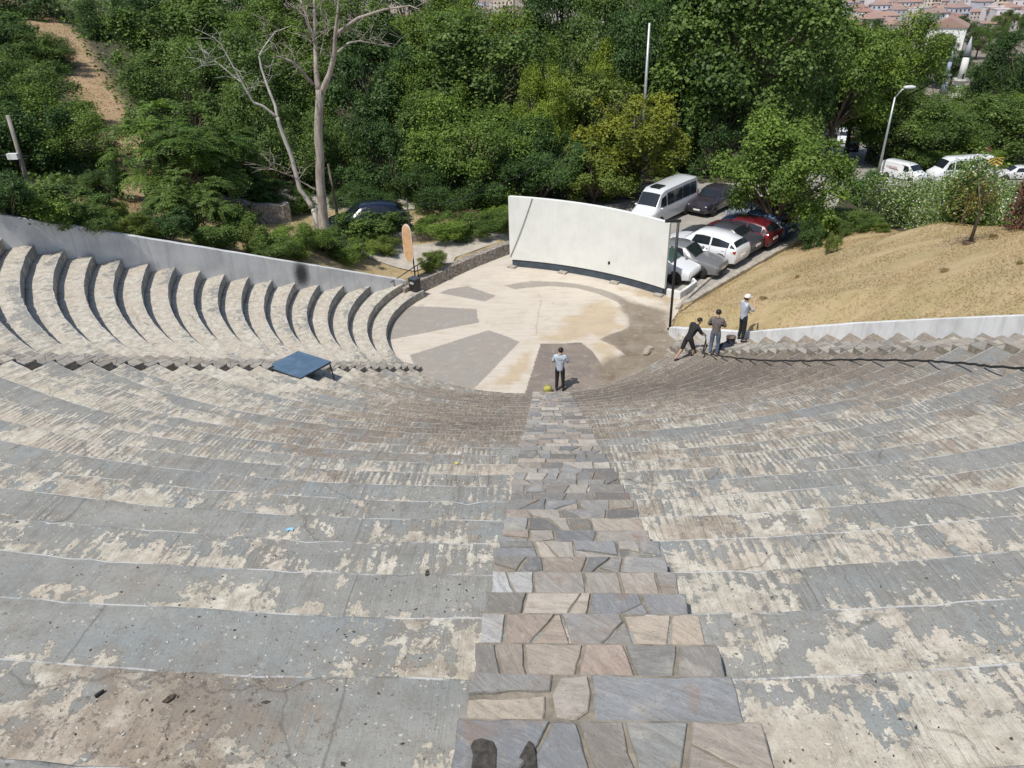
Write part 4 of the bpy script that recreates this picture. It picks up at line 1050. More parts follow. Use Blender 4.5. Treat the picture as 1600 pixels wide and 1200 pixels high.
# heap in place of a shadow, bucket, bag and other small things
mb = MB(); mb.ball((0, 0, .17), (.34, .24, .19), 0, 18, 12); mb.ball((.2, .07, .2), (.17, .16, .15), 0, 14, 9); mb.ball((-.2, -.02, .13), (.18, .2, .14), 0, 14, 9)  # dark navy heap added where the man in jeans only casts a shadow
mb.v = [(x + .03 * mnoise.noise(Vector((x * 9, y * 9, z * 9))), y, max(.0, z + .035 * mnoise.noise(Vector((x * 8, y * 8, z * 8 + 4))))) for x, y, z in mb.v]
shadow_heap = empty('bag', (6.2, 23.5, stepz(6.2, 23.5)), .5, 'dark blue heap added in place of the shadow of the man in jeans', 'bag')
mb.build('body', simple('navy_shadow', (0.012, 0.016, 0.03), .9, var=.3, scale=9), shadow_heap); MB().tube([(-.2, 0, .26), (-.1, .02, .38), (.1, .03, .38), (.22, .02, .28)], .016, 6).build('heap_loop', m_black, shadow_heap)
bk = empty('bucket', (6.5, 24.05, _bz), 0, 'brown bucket by the white wall between two of the men', 'bucket')
MB().lathe((0, 0, 0), [(.13, 0), (.17, .3), (.18, .31), (.18, .33), (.165, .33), (.12, .03)], 20).build('body', simple('brown_plastic', (0.10, 0.075, 0.055), .6, var=.2), bk)
MB().tube([(-.175, 0, .31), (-.12, .06, .4), (0, .09, .44), (.12, .06, .4), (.175, 0, .31)], .007, 6).build('handle', m_galv, bk)
mb = MB(); mb.ball((0, 0, .13), (.17, .15, .15), 0, 14, 10); mb.v = [(x + .02 * mnoise.noise(Vector((x * 14, y * 14, z * 9))), y + .02 * mnoise.noise(Vector((x * 12, y * 14, z * 9 + 3))), max(0, z)) for x, y, z in mb.v]
for k in range(3): mb.tube([(-.03 + k * .03, 0, .25), (-.05 + k * .05, .01, .33)], .012, 5)
o = mb.build('bag', simple('yellow_green_plastic', (0.34, 0.33, 0.07), .55, var=.35, scale=14)); o.location = (-0.12, 23.3, 0); tag(o, 'small yellow-green plastic bag at the feet of the man on the stage', 'bag')
# blue table
TC = [atz((417, 572), 3.56), atz((466, 548), 3.42), atz((518, 565.5), 3.34), atz((470, 590), 3.48)]
tb = empty('table', (TC[0].x, TC[0].y, 2.66), 0, 'low table with blue top and dark legs tilted across the rows', 'table')
T = [v - tb.location for v in TC]
n_ = (T[1] - T[0]).cross(T[3] - T[0]).normalized(); n_ = n_ if n_.z > 0 else -n_
T[2] = T[1] + T[3] - T[0]
m_blue = NT('scuffed_blue_top'); c = m_blue.coord('Object'); f = m_blue.noise(c, 2.2, 6, .65, .4); f2 = m_blue.noise(m_blue.mapping(c, (1, 6, 1), rot=(0, 0, .7)), 2.0, 5, .7)
x = m_blue.mix(m_blue.ramp(f, .35, .7), (0.075, 0.13, 0.20), (0.12, 0.19, 0.27)); x = m_blue.mix(m_blue.math('MULTIPLY', m_blue.ramp(f2, .55, .75), .45), x, (0.30, 0.36, 0.40)); m_blue.col(x); m_blue.rough(.45); m_blue = m_blue.m
vs = [v + n_ * .0 for v in T] + [v - n_ * .03 for v in T]
MB().add(vs, [(0, 1, 2, 3), (7, 6, 5, 4), (0, 4, 5, 1), (1, 5, 6, 2), (2, 6, 7, 3), (3, 7, 4, 0)]).build('table_top', m_blue, tb)
mb = MB()
for k in range(4):
    a, b = T[k], T[(k + 1) % 4]; cI = sum(T, Vector()) / 4; a2, b2 = a + (cI - a) * .03 - n_ * .055, b + (cI - b) * .03 - n_ * .055
    mb.tube([a2, b2], .022, 6)
mb.build('frame', m_black, tb)
for k, (fz) in enumerate((None, 1, 1, None)):
    cI = sum(T, Vector()) / 4; a = T[k] + (cI - T[k]) * .05 - n_ * .05; wa = a + tb.location
    zf = stepz(wa.x, wa.y)
    MB().tube([a, Vector((a.x + (.10 if fz else .02), a.y - (.08 if fz else 0), zf - tb.location.z + .0))], .02, 8).build('leg', m_black, tb)
# oval sign board with its post, bin, rubble
sg = empty('sign_board', (-6.5, 32.9, .62), 0, 'tall rounded orange and white board fixed to a thin dark post above the stone wall', 'sign')
a = aty((632.5, 350), 32.9); b = aty((641, 410), 32.9); pt = aty((645, 310), 32.9)
mb = MB(); pts = []
Hh = (a.z - b.z); 
for k in range(24):
    an = 2 * math.pi * k / 24; cx_, sz_ = math.cos(an), math.sin(an); pts.append((.27 * cx_, max(-Hh / 2, min(Hh / 2, Hh / 2 * math.copysign(abs(sz_) ** .45, sz_)))))
ctr = Vector(((a.x + b.x) / 2, 32.86, (a.z + b.z) / 2)) - sg.location
rm = Matrix.Rotation(R_(-28), 3, 'Z')
def flat(mb, pts, off, th, mi=0):
    n = len(pts); vs = [ctr + rm @ Vector((x, off, z)) for x, z in pts] + [ctr + rm @ Vector((x, off + th, z)) for x, z in pts]
    mb.add(vs, [tuple(reversed(range(n))), tuple(n + k for k in range(n))] + [(k, (k + 1) % n, n + (k + 1) % n, n + k) for k in range(n)], mi)
flat(mb, pts, 0, .05); mb.build('backing', simple('cream_paint', (0.72, 0.60, 0.48), .6), sg)
mb = MB(); flat(mb, [(x * .86, z * .93) for x, z in pts], -.012, .011); mb.build('face', simple('orange_tan_paint', (0.60, 0.37, 0.20), .6, var=.15), sg)
MB().tube([(0.08, .03, -.05), (0.02, .03, pt.z - .62)], [.035, .03], 8).build('post', m_black, sg)
q = empty('litter_bin', (-6.35, 32.2, .36), R_(-35), 'dark metal litter bin at the near end of the rubble wall', 'bin')
MB().box((0, 0, .32), (.42, .34, .62), 0, taper=1.05).build('body', m_black, q); MB().box((0, 0, .655), (.48, .40, .04)).build('lid', m_navy, q); MB().box((0, -.19, .46), (.24, .012, .10)).build('label_plate', simple('pale_plate', (.5, .5, .5), .5), q)
rl = empty('handrail', (-6.8, 32.2, .6), 0, 'thin dark handrail at the low end of the whitewashed wall', 'handrail')
MB().tube([(-.55, -.5, .42), (.45, 1.2, .62), (1.1, 2.1, .7)], .022, 8).build('rail', m_black, rl)
for p in ((-.45, -.33, -.6, .43), (.45, 1.2, -.1, .62)): MB().tube([(p[0], p[1], p[2]), (p[0], p[1], p[3])], .02, 8).build('post', m_black, rl)
def rock(loc, s, label, mat, seed, name='loose_stone', cat='stone'):
    mb = MB(); mb.ball((0, 0, s[2] * .55), s, 0, 10, 7); mb.v = [(x * (1 + .35 * mnoise.noise(Vector((x * 5 + seed, y * 5, z * 5)))), y * (1 + .35 * mnoise.noise(Vector((x * 5, y * 5 + seed, z * 5)))), max(0, min(z, s[2] * 1.25))) for x, y, z in mb.v]
    mb.sm = [False] * len(mb.sm)
    o = mb.build(name, mat); o.location = loc; o.rotation_euler = (0, 0, seed); return tag(o, label, cat)
m_bl = simple('broken_stone', (0.36, 0.31, 0.25), .95, var=.25, scale=7, bump=.5)
rock((3.86, 26.35, 0), (.30, .16, .13), 'larger pale block of broken stone lying on the muddy stage edge', m_bl, 1.2)
rock((4.05, 26.75, 0), (.14, .11, .09), 'small broken stone just behind the larger block on the muddy stage edge', m_bl, 2.7)
rock((4.75, 26.45, 0), (.13, .10, .10), 'small broken stone by itself between the larger block and the men', m_bl, 3.9)
# litter on the rows
def scrap(x, y, pts, mat, label, name, cat, z=None):
    z = (stepz(x, y) if z is None else z) + .012
    n = len(pts); vs = [(a, b, .012 * mnoise.noise(Vector((a * 30, b * 30, 1)))) for a, b in pts] + [(a, b, .006 + .012 * mnoise.noise(Vector((a * 30, b * 30, 1)))) for a, b in pts]
    o = MB().add(vs, [tuple(range(n))[::-1], tuple(n + k for k in range(n))] + [(k, (k + 1) % n, n + (k + 1) % n, n + k) for k in range(n)]).build(name, mat); o.location = (x, y, z); return tag(o, label, cat)
scrap(-2.68, 5.25, [(-.045, -.015), (-.02, -.03), (.0, -.012), (.03, -.028), (.034, .005), (.012, .03), (-.01, .012), (-.03, .02)], simple('blue_paper', (0.28, 0.5, 0.68), .7), 'crumpled light blue scrap of paper on a seat row left of the steps', 'paper_scrap', 'litter')
scrap(-1.52, 8.4, [(-.03, -.01), (.01, -.03), (.035, 0), (.0, .03)], simple('yellow_paper', (0.58, 0.52, 0.14), .7), 'small yellow scrap lying on a middle row just left of the steps', 'paper_scrap', 'litter')
scrap(7.75, 21.0 - .1, [(-.12, -.06), (.1, -.08), (.13, .05), (-.06, .09)], simple('dark_paper', (0.08, 0.075, 0.07), .8), 'dark dropped cloth on a seat row near the side flight by the white wall', 'cloth', 'litter')
lq = atz((157, 1087), row_z(27)); o = MB().box((0, 0, .012), (.012, .045, .014)).build('cigarette_lighter', m_black); o.location = (lq.x, lq.y, row_z(27) + .004); o.rotation_euler = (0, 0, -.6); tag(o, 'small black lighter dropped on the nearest seat row', 'lighter')
m_dl = simple('dead_leaf', (0.06, 0.045, 0.03), .8, var=.5, scale=40)
for q, ii, rot, lab in (((265, 1095), 27, .6, 'curled dark dead leaf on the nearest row, the largest one there'), ((668, 897), 25, 1.2, 'dark dead leaf on a row close to the left of the steps')):
    P = atz(q, row_z(ii)); o = scrap(P.x, P.y, [(-.012, -.03), (.009, -.018), (.014, .012), (0, .036), (-.014, .012)], m_dl, lab, 'dead_leaf', 'leaf', z=row_z(ii)); o.rotation_euler = (0, 0, rot - 1.2)
# small crumbs, seeds and bits of leaf over the near rows
r = random.Random(11); mb = MB()
for k in range(2600):
    i = r.choice([20, 21, 22, 23, 24, 25, 26, 27, 27, 28, 28]); a = R_(270) + r.gauss(0, .13) ; v = r.uniform(.03, DT - .04)
    R = row_R(i) + v; x = CX + R * math.cos(a); y = row_center(i) + R * math.sin(a)
    if abs(x) < .75: continue
    s = r.uniform(.0022, .0065) * (1.7 if r.random() < .05 else 1); an = r.uniform(0, 6.3); L = s * r.uniform(1, 2.6)
    z = row_z(i) + .004 
    vs = [(x + math.cos(an) * L, y + math.sin(an) * L, z + .004), (x - math.sin(an) * s, y + math.cos(an) * s, z + .002), (x - math.cos(an) * L, y - math.sin(an) * L, z + .004), (x + math.sin(an) * s, y - math.cos(an) * s, z + .002), (x, y, z + s * .9), (x, y, z - .008)]
    mb.add(vs, [(0, 1, 4), (1, 2, 4), (2, 3, 4), (3, 0, 4), (1, 0, 5), (2, 1, 5), (3, 2, 5), (0, 3, 5)], r.choice([0, 0, 1, 2]))
tag(mb.build('litter_crumbs', [m_dl, m_bl, simple('pale_crumb', (0.55, 0.53, 0.48), .9)]), 'crumbs, seeds and leaf bits strewn over the near seat rows', 'debris', kind='stuff')

# ------------------------------------------------------------------ vehicles
PAINT = {}
def paint(name, c):
    if name in PAINT: return PAINT[name]
    t = NT(name); f = t.noise(t.coord('Object'), 2.2, 4, .6)
    t.col(t.mix(t.math('MULTIPLY', t.ramp(f, .45, .75), .18), c, tuple(k * .7 + .06 for k in c))); t.rough(.28)
    t.b.inputs['Coat Weight'].default_value = .6; t.b.inputs['Coat Roughness'].default_value = .08
    PAINT[name] = t.m; return t.m
# stations: x, z sill, half width, z belt, half width at belt, z roof, half width of roof   (front at +x)
ST = {
 'hatch': dict(L=4.15, st=[(2.07, .42, .60, .62, .55, .63, .40), (2.0, .25, .76, .72, .68, .74, .5), (1.55, .2, .86, .84, .78, .87, .6), (.98, .2, .88, .94, .80, .97, .66), (.30, .2, .885, .96, .80, 1.44, .60), (-.15, .2, .885, .97, .80, 1.50, .62), (-.95, .2, .885, .99, .80, 1.48, .61), (-1.62, .22, .88, 1.01, .79, 1.36, .56), (-1.98, .25, .84, 1.0, .74, 1.04, .66), (-2.07, .4, .76, .86, .70, .88, .62)], cab=(3, 8), wh=(1.28, -1.28), wr=.32),
 'suv': dict(L=4.5, st=[(2.25, .48, .62, .72, .58, .74, .42), (2.18, .28, .80, .86, .72, .89, .5), (1.7, .24, .90, .98, .82, 1.02, .62), (1.05, .24, .92, 1.04, .84, 1.08, .70), (.38, .24, .925, 1.05, .84, 1.57, .64), (-.15, .24, .925, 1.06, .84, 1.64, .66), (-1.1, .24, .925, 1.09, .84, 1.60, .64), (-1.85, .26, .92, 1.14, .82, 1.42, .58), (-2.15, .3, .88, 1.12, .78, 1.16, .70), (-2.25, .48, .80, .95, .74, .97, .66)], cab=(3, 8), wh=(1.38, -1.36), wr=.36),
 'sedan': dict(L=4.55, st=[(2.27, .42, .60, .62, .55, .63, .40), (2.2, .24, .76, .73, .68, .75, .5), (1.7, .2, .86, .85, .78, .88, .6), (.98, .2, .88, .93, .80, .96, .66), (.28, .2, .885, .95, .80, 1.40, .58), (-.2, .2, .885, .96, .80, 1.46, .60), (-.95, .2, .885, .97, .80, 1.42, .58), (-1.5, .2, .88, .99, .79, 1.06, .66), (-2.12, .24, .84, .98, .74, 1.01, .62), (-2.27, .4, .76, .86, .70, .88, .60)], cab=(3, 7), wh=(1.38, -1.36), wr=.32),
 'van': dict(L=5.0, st=[(2.5, .5, .72, .82, .66, .84, .5), (2.42, .3, .88, 1.0, .80, 1.04, .6), (1.9, .26, .96, 1.12, .88, 1.2, .72), (1.62, .26, .97, 1.18, .90, 1.30, .78), (.98, .26, .98, 1.2, .92, 1.86, .76), (.4, .26, .98, 1.2, .92, 1.96, .80), (-1.2, .26, .98, 1.2, .92, 1.97, .80), (-2.3, .28, .98, 1.2, .92, 1.94, .80), (-2.46, .3, .96, 1.2, .90, 1.86, .76), (-2.5, .42, .94, 1.15, .88, 1.6, .78)], cab=(3, 9), wh=(1.62, -1.52), wr=.34),
 'minibus': dict(L=6.9, st=[(3.45, .5, .76, .9, .70, .92, .5), (3.36, .32, .92, 1.12, .84, 1.16, .6), (2.95, .3, .99, 1.28, .92, 1.36, .74), (2.7, .3, 1.0, 1.36, .94, 1.5, .80), (2.0, .3, 1.01, 1.42, .96, 2.42, .76), (1.5, .3, 1.01, 1.42, .96, 2.62, .80), (-1.5, .3, 1.01, 1.42, .96, 2.66, .82), (-3.2, .32, 1.01, 1.42, .96, 2.62, .82), (-3.42, .34, .99, 1.42, .94, 2.5, .78), (-3.45, .45, .97, 1.3, .92, 2.2, .8)], cab=(3, 9), wh=(2.15, -1.75), wr=.37),
}
def vehicle(name, kind, loc, heading, body_mat, label, cat, group=None, pitch=0.0, glass=m_glass, sides='car', roof_mat=None, scale=1.0):
    S = ST[kind]; st = S['st']; root = empty(name, loc, heading, label, cat, group); root.rotation_euler = (0, pitch, heading); root.scale = (scale,) * 3
    def sec(x, zs, hw, zb, hb, zr, hr):
        tall = zr - zb > .2
        h = [(0, zs), (hw * .8, zs), (hw * .97, zs + .08), (hw, zs + (zb - zs) * .5), (hw * .985, zb - .1), (hb, zb), (hr + .03 if tall else (hb + hr) / 2, zr - .06 if tall else (zb + zr) / 2), (hr - .06, zr), (0, zr + (.035 if tall else .02))]
        return [(x, -a, b) for a, b in h] + [(x, a, b) for a, b in reversed(h[1:-1])]
    # finer stations by smooth interpolation
    fine = []
    for k in range(len(st) - 1):
        m = 3
        for s in range(m):
            t = s / m; fine.append(tuple(a + (b - a) * t for a, b in zip(st[k], st[k + 1])))
    fine.append(st[-1])
    rings = [sec(*q) for q in fine]; n = len(rings[0]); vs = [v for rg in rings for v in rg]; fs = []
    for k in range(len(rings) - 1):
        for j in range(n): fs.append((k * n + j, k * n + (j + 1) % n, (k + 1) * n + (j + 1) % n, (k + 1) * n + j))
    fs.append(tuple(range(n))); fs.append(tuple((len(rings) - 1) * n + j for j in reversed(range(n))))
    mb = MB().add(vs, fs, 0, True); bo = mb.build('body', body_mat, root)
    bm = bmesh.new(); bm.from_mesh(bo.data); bmesh.ops.recalc_face_normals(bm, faces=bm.faces); bm.to_mesh(bo.data); bm.free()
    bo.data.polygons.foreach_set('use_smooth', [True] * len(bo.data.polygons))
    try: bo.data.set_sharp_from_angle(angle=R_(38))
    except Exception: pass
    def interp(x):
        for a, b in zip(st[:-1], st[1:]):
            if b[0] <= x <= a[0]: t = (a[0] - x) / (a[0] - b[0]); return tuple(p + (q - p) * t for p, q in zip(a, b))
        return st[-1]
    c0, c1 = S['cab']
    def side_window(x0, x1, sg, name='side_window', lo=.05, hi=.10, skew0=0, skew1=0):
        def P(u, v):
            x = x0 + (x1 - x0) * u; sk = skew0 + (skew1 - skew0) * u; a = interp(x + sk * v); zt_ = a[5] - .06
            z = a[3] + (zt_ - a[3]) * v; y = a[4] + (a[6] + .03 - a[4]) * v
            return Vector((x + sk * v, (y + .022) * sg, z + .006))
        mb = MB(); N = 6; vs = [P(k / N, v) for k in range(N + 1) for v in (lo, 1 - hi)]
        mb.add(vs, [(2 * k, 2 * k + 1, 2 * k + 3, 2 * k + 2) for k in range(N)]); mb.build(name, glass, root)
    def cross_window(x0, x1, name, inset=.08, lo=.08, hi=.10, off=.014):
        a, b = interp(x0), interp(x1); mb = MB(); vs = []; N = 8
        # x0 low end (belt), x1 roof end
        lowz = a[5]; vsl = []
        for v in (lo, .5, 1 - hi):
            x = x0 + (x1 - x0) * v; c = interp(x); hw = (c[6] - .02); 
            for k in range(N + 1):
                y = -hw + 2 * hw * k / N; z = c[5] + .035 * (1 - (y / max(hw + .06, .01)) ** 2) ; d = 1 if x0 > x1 else -1
                vs.append((x + d * off, y, z + off))
        mb.add(vs, [(r_ * (N + 1) + k, r_ * (N + 1) + k + 1, (r_ + 1) * (N + 1) + k + 1, (r_ + 1) * (N + 1) + k) for r_ in range(2) for k in range(N)], 0, True); mb.build(name, glass if name != 'windscreen' or sides != 'green' else m_glass_green, root)
    xs0, xs1, xr0, xr1 = st[c0][0], st[c0 + 1][0], st[c1 - 1][0], st[c1][0]
    cross_window(xs0, xs1, 'windscreen', hi=.06)
    if kind in ('hatch', 'suv', 'sedan'):
        cross_window(xr1, xr0, 'rear_window', lo=.12)
        for sg in (-1, 1):
            mid = (xs1 + xr0) / 2 + .05
            side_window(xs0 - .22, xs1 - .10, sg, lo=.08, hi=.06, skew0=0) if False else None
            side_window(xs1 + .10, mid + .05, sg, skew0=-.22); side_window(mid - .05, xr0 + .12, sg); side_window(xr0 + .04, xr0 - .30, sg, lo=.1, hi=.25)
    elif kind == 'van':
        for sg in (-1, 1): side_window(1.25, .42, sg, skew0=-.35)
        MB().box((-2.505, 0, 1.45), (.02, 1.3, .5)).build('rear_window', glass, root)
    else:
        for sg in (-1, 1):
            side_window(2.3, 1.42, sg, skew0=-.38, hi=.3)
            for a_, b_ in ((1.30, .20), (.14, -.96), (-1.02, -2.1), (-2.16, -3.1)): side_window(a_, b_, sg, lo=.02, hi=.2)
        MB().box((-3.44, 0, 1.9), (.03, 1.4, .75)).build('rear_window', glass, root)
        if roof_mat: MB().box((1.2, 0, 2.70), (.9, .8, .06)).build('roof_panel', glass, root)
    # shut lines of the doors, handles
    if kind in ('hatch', 'suv', 'sedan', 'van'):
        for sg in (-1, 1):
            for xs in ((xs1 + .45, (xs1 + xr0) / 2 + .02, xr0 + .18) if kind != 'van' else (1.35, .35, -.9)):
                a = interp(xs); zs_, hw_, zb_2, hb_ = a[1], a[2], a[3], a[4]
                pts = [(hw_ * .975, zs_ + .10), (hw_ + .004, zs_ + (zb_2 - zs_) * .5), (hw_ * .985 + .004, zb_2 - .1), (hb_ + .004, zb_2)]
                vs = []
                for y_, z_ in pts: vs += [(xs - .008, sg * (y_ + .004), z_), (xs + .008, sg * (y_ + .004), z_)]
                MB().add(vs, [(2 * k, 2 * k + 1, 2 * k + 3, 2 * k + 2) for k in range(3)]).build('door_seam', m_rubber, root)
            for xs in ((xs1 + xr0) / 2 + .18, xr0 + .36):
                a = interp(xs); MB().box((xs, sg * (a[2] * .985 + .012), a[3] - .14), (.16, .03, .025)).build('door_handle', m_rubber if kind == 'van' else body_mat, root)
    # wheels
    for xw in S['wh']:
        hw = interp(xw)[2]
        for sg in (-1, 1):
            rot = Matrix.Rotation(R_(90) * -sg, 3, 'X')
            MB().lathe((xw, sg * (hw - .03), S['wr'] + .02), [(S['wr'] + .06, -.05), (S['wr'] + .06, .034)], 20, 0, rot).build('wheel_arch', m_rubber, root)
            wmb = MB().lathe((xw, sg * (hw - .12), S['wr']), [(S['wr'] * .6, .0), (S['wr'] * .95, 0), (S['wr'], .04), (S['wr'], .13), (S['wr'] * .95, .165), (S['wr'] * .64, .17)], 22, 0, rot)
            wo = wmb.build('wheel', m_rubber, root)
            mb = MB().lathe((xw, sg * (hw - .115), S['wr']), [(S['wr'] * .64, .12), (S['wr'] * .64, .166), (S['wr'] * .56, .150), (.06, .160), (.05, .172)], 22, 0, rot)
            mb.build('rim', m_rim, wo)
    f = st[1]; b = st[-2]
    for sg in (-1, 1):
        MB().ball((f[0] - .10, sg * (f[2] - .16), f[3] - .07), (.15, .13, .07), 0, 10, 7).build('headlight', m_lampwhite, root)
        hz_ = (.13 if kind in ('hatch', 'suv', 'sedan') else .3)
        MB().box((b[0] + .02, sg * (b[2] - .11), b[3] - .14), (.14, .24, hz_), 0).build('tail_light', m_lampred, root)
        MB().ball((xs0 - .38, sg * (interp(xs0 - .3)[2] + .10), interp(xs0 - .3)[3] + .07), (.08, .11, .075), 0, 10, 7).build('wing_mirror', body_mat, root)
    MB().box((st[0][0] - .015, 0, .52), (.05, .50, .12)).build('number_plate', m_plate, root)
    MB().box((st[-1][0] - .012, 0, .66), (.04, .50, .12)).build('number_plate', m_plate, root)
    MB().box((st[0][0] - .02, 0, .40), (.08, 1.1, .14)).build('grille', m_rubber, root)
    return root
white = paint('white_car_paint', (0.72, 0.74, 0.76)); grey = paint('grey_car_paint', (0.16, 0.165, 0.17)); dk = paint('dark_grey_car_paint', (0.045, 0.047, 0.055)); black = paint('black_car_paint', (0.012, 0.012, 0.015))
red = paint('dark_red_car_paint', (0.10, 0.008, 0.014)); blue = paint('blue_car_paint', (0.03, 0.07, 0.16)); silver = paint('silver_car_paint', (0.42, 0.45, 0.48)); plum = paint('black_plum_car_paint', (0.035, 0.028, 0.038))
KD = math.atan2(38.95 - 31.0, 13.2 - 6.15)             # kerb direction
G = 'cars parked side by side along the kerb of the lawn'
def park(kind, along, gap, mat, nose_in, label, dh=0.0, glass=m_glass, sides='car', name='parked_car'):
    base = Vector((6.15, 31.0)) + Vector((math.cos(KD), math.sin(KD))) * along
    nrm = Vector((-math.sin(KD), math.cos(KD)))
    L = ST[kind]['L']; c = base + nrm * (gap + L / 2)
    head = KD + math.pi / 2 + (math.pi if nose_in else 0) + dh
    return vehicle(name, kind, (c.x, c.y, -0.012), head, mat, label, 'car', G, glass=glass, sides=sides, scale=.95)
park('hatch', 2.55, 1.0, white, True, 'white hatchback parked nose to the kerb, nearest the white screen', 0.12, sides='green')
park('sedan', 4.05, .35, grey, True, 'mid-grey car with pale pillars squeezed between the two white cars', 0.10)
park('suv', 6.1, .35, white, False, 'white sports utility car with its tail to the kerb, tail lamps towards the lawn', 0.02)
park('sedan', 8.0, .5, dk, False, 'dark charcoal car parked just beyond the white sports utility car', 0.02)
park('hatch', 9.65, .35, red, False, 'dark red car parked in the row, half under the tree')
park('hatch', 11.3, .3, blue, False, 'blue car at the shaded end of the row, beside the bush on the lawn corner')
park('sedan', 12.95, .5, silver, False, 'silver car in the shade under the tree, next to the blue one')
park('suv', 14.6, .5, black, False, 'black car in the shade, last of the row under the tree')
vehicle('parked_car', 'suv', (10.35, 45.9, -.012), R_(230), plum, 'black-plum car parked beside the minibus at the far side of the lot', 'car', scale=.88)
vehicle('minibus', 'minibus', (7.1, 44.3, -.012), R_(232), paint('silver_white_paint', (0.62, 0.64, 0.66)), 'silver-white minibus with dark windows parked behind the screen', 'minibus', roof_mat=1, scale=.80)
_q = ground_hit((575, 360)); c = vehicle('parked_car', 'hatch', (_q.x, _q.y, _q.z), R_(196), paint('deep_blue_car_paint', (0.004, 0.006, 0.022)), 'deep blue car in shadow between the trees right of the dead tree', 'car')
q = aty((1411, 278), 86); zz = tz(q.x, 86) + .12
v = vehicle('van', 'van', (q.x, 86, zz), R_(-60), white, 'white delivery van with faded lettering on its side, beside the tall street lamp', 'van')
mb = MB()
for row, (z, n) in enumerate(((1.42, 9), (1.26, 7))):
    for k in range(n): mb.box((-.4 - k * .16 + (.1 if row else 0), -1.0 + .0, z), (.11, .012, .10))
    for k in range(n): mb.box((-.4 - k * .16 + (.1 if row else 0), 1.0, z), (.11, .012, .10))
mb.build('lettering', simple('red_grey_print', (0.32, 0.10, 0.11), .6), v)
q = aty((1497, 276), 85); zz = tz(q.x, 85) + .12
v = vehicle('ambulance', 'minibus', (q.x, 85, zz), R_(188), white, 'long white van with yellow and black chevrons, behind the flowering hedge', 'van')
def chevron(parent, c, w, h, n, rz):
    """board facing -Y in its own frame"""
    mats = [simple('chevron_yellow', (0.75, 0.52, 0.05), .5), simple('chevron_black', (0.03, 0.03, 0.035), .5)]
    mb = MB(); m = Matrix.Rotation(rz, 3, 'Z'); mb.box(c, (w, .02, h), 0, mat=m)
    for k in range(n):
        z = -h * .9 + k * (h * 1.5 / n)
        for sg in (-1, 1):
            pts = []
            for (x, dz) in ((0, h * .42), (sg * w / 2 * .98, 0), (sg * w / 2 * .98, h * .16), (0, h * .58)):
                pts.append((x, max(-h / 2, min(h / 2, z + dz))))
            vs = [Vector(c) + m @ Vector((x, -.016, zz)) for x, zz in pts]; mb.add(vs, [(0, 1, 2, 3)] if sg > 0 else [(3, 2, 1, 0)], 1)
    return mb.build('chevron_panel', mats, parent)
chevron(v, (-3.2, 1.06, 2.12), 1.7, .95, 4, R_(180)); chevron(v, (-3.47, 0, 1.3), 1.7, .7, 3, R_(-90))
q = aty((1587, 275), 85); vehicle('parked_car', 'hatch', (q.x, 85, tz(q.x, 85) + .12), R_(170), paint('pale_grey_car_paint', (0.6, 0.6, 0.62)), 'pale grey car at the far right behind the burgundy shrub', 'car')
zr_ = tz(43.2, 108) + .1; zz = terr(np.array([39.5, 36.6]), np.array([92, 86]))
q = aty((1328, 246), 112); v = vehicle('pickup_truck', 'suv', (q.x, 112, tz(q.x, 112) + .14), R_(68), dk, 'dark vehicle with a chevron board seen from behind on the distant road', 'truck', scale=1.0)
chevron(v, (-2.0, 0, 1.95), 1.5, .62, 3, R_(-90)); MB().tube([(-1.9, -.6, 1.45), (-1.9, -.6, 1.9)], .03, 6).build('board_post', m_black, v)
q = aty((1316, 226), 124); vehicle('van', 'van', (q.x, 124, tz(q.x, 124) + .14), R_(250), white, 'white van coming up the distant shaded road', 'van')

# ------------------------------------------------------------------ lamps, poles, minarets
def lamp(base, topz, r, label, arm=None, headsz=(.55, .26, .14), mat=m_galv, name='street_lamp'):
    root = empty(name, base, 0, label, 'street lamp'); H = topz - base[2]
    MB().tube([(0, 0, -.2), (0, 0, H * .5), (0, 0, H)], [r, r * .75, r * .55], 10).build('pole', mat, root)
    MB().lathe((0, 0, -.1), [(r * 1.9, 0), (r * 1.9, .35), (r * 1.1, .45)], 10).build('base', mat, root)
    if arm:
        ax_ = Vector(arm); MB().tube([(0, 0, H - .05), Vector((ax_.x * .5, ax_.y * .5, H + ax_.z * .75)), Vector((ax_.x, ax_.y, H + ax_.z))], r * .5, 8).build('arm', mat, root)
        MB().ball((ax_.x * 1.15, ax_.y * 1.15, H + ax_.z), headsz, 0, 12, 8).build('lamp_head', simple('lamp_shell', (0.62, 0.63, 0.64), .4), root)
    return root
q = aty((1371, 276), 86); lamp((q.x, 86, tz(q.x, 86)), aty((1389, 152), 86).z, .17, 'tall grey street lamp beside the white delivery van', (1.1, -.1, 1.0), (.7, .32, .2))
q = aty((1287, 205), 110); lamp((q.x - .2, 112, tz(q.x, 112)), aty((1290, 146), 112).z, .10, 'slim grey street lamp above the small white monument on the distant road', (-1.2, 0, .25), (.5, .2, .12))
q = aty((1254, 205), 84); lamp((q.x, 84, tz(q.x, 84)), aty((1258, 166), 84).z, .07, 'thin dark lamp post in the shade of the plane trees', (.3, 0, .15), (.25, .15, .1), m_black)
q = aty((1229, 205), 76); lamp((q.x, 76, tz(q.x, 76)), aty((1236, 184), 76).z, .06, 'short lamp with pale head half hidden behind the big round tree', (.35, 0, .1), (.35, .16, .1), m_black)
q = aty((1007, 165), 56); lamp((q.x, 56, tz(q.x, 56)), aty((1010, 36), 56).z, .15, 'tall straight pale pole rising out of the trees behind the minibus')
q = aty((45, 292), 34.5); zb_ = tz(q.x, 34.5); t_ = aty((12, 180), 34.5)
root = empty('utility_pole', (q.x, 34.5, zb_), 0, 'leaning grey utility pole with a small white box, in the bushes left of the wall', 'utility pole')
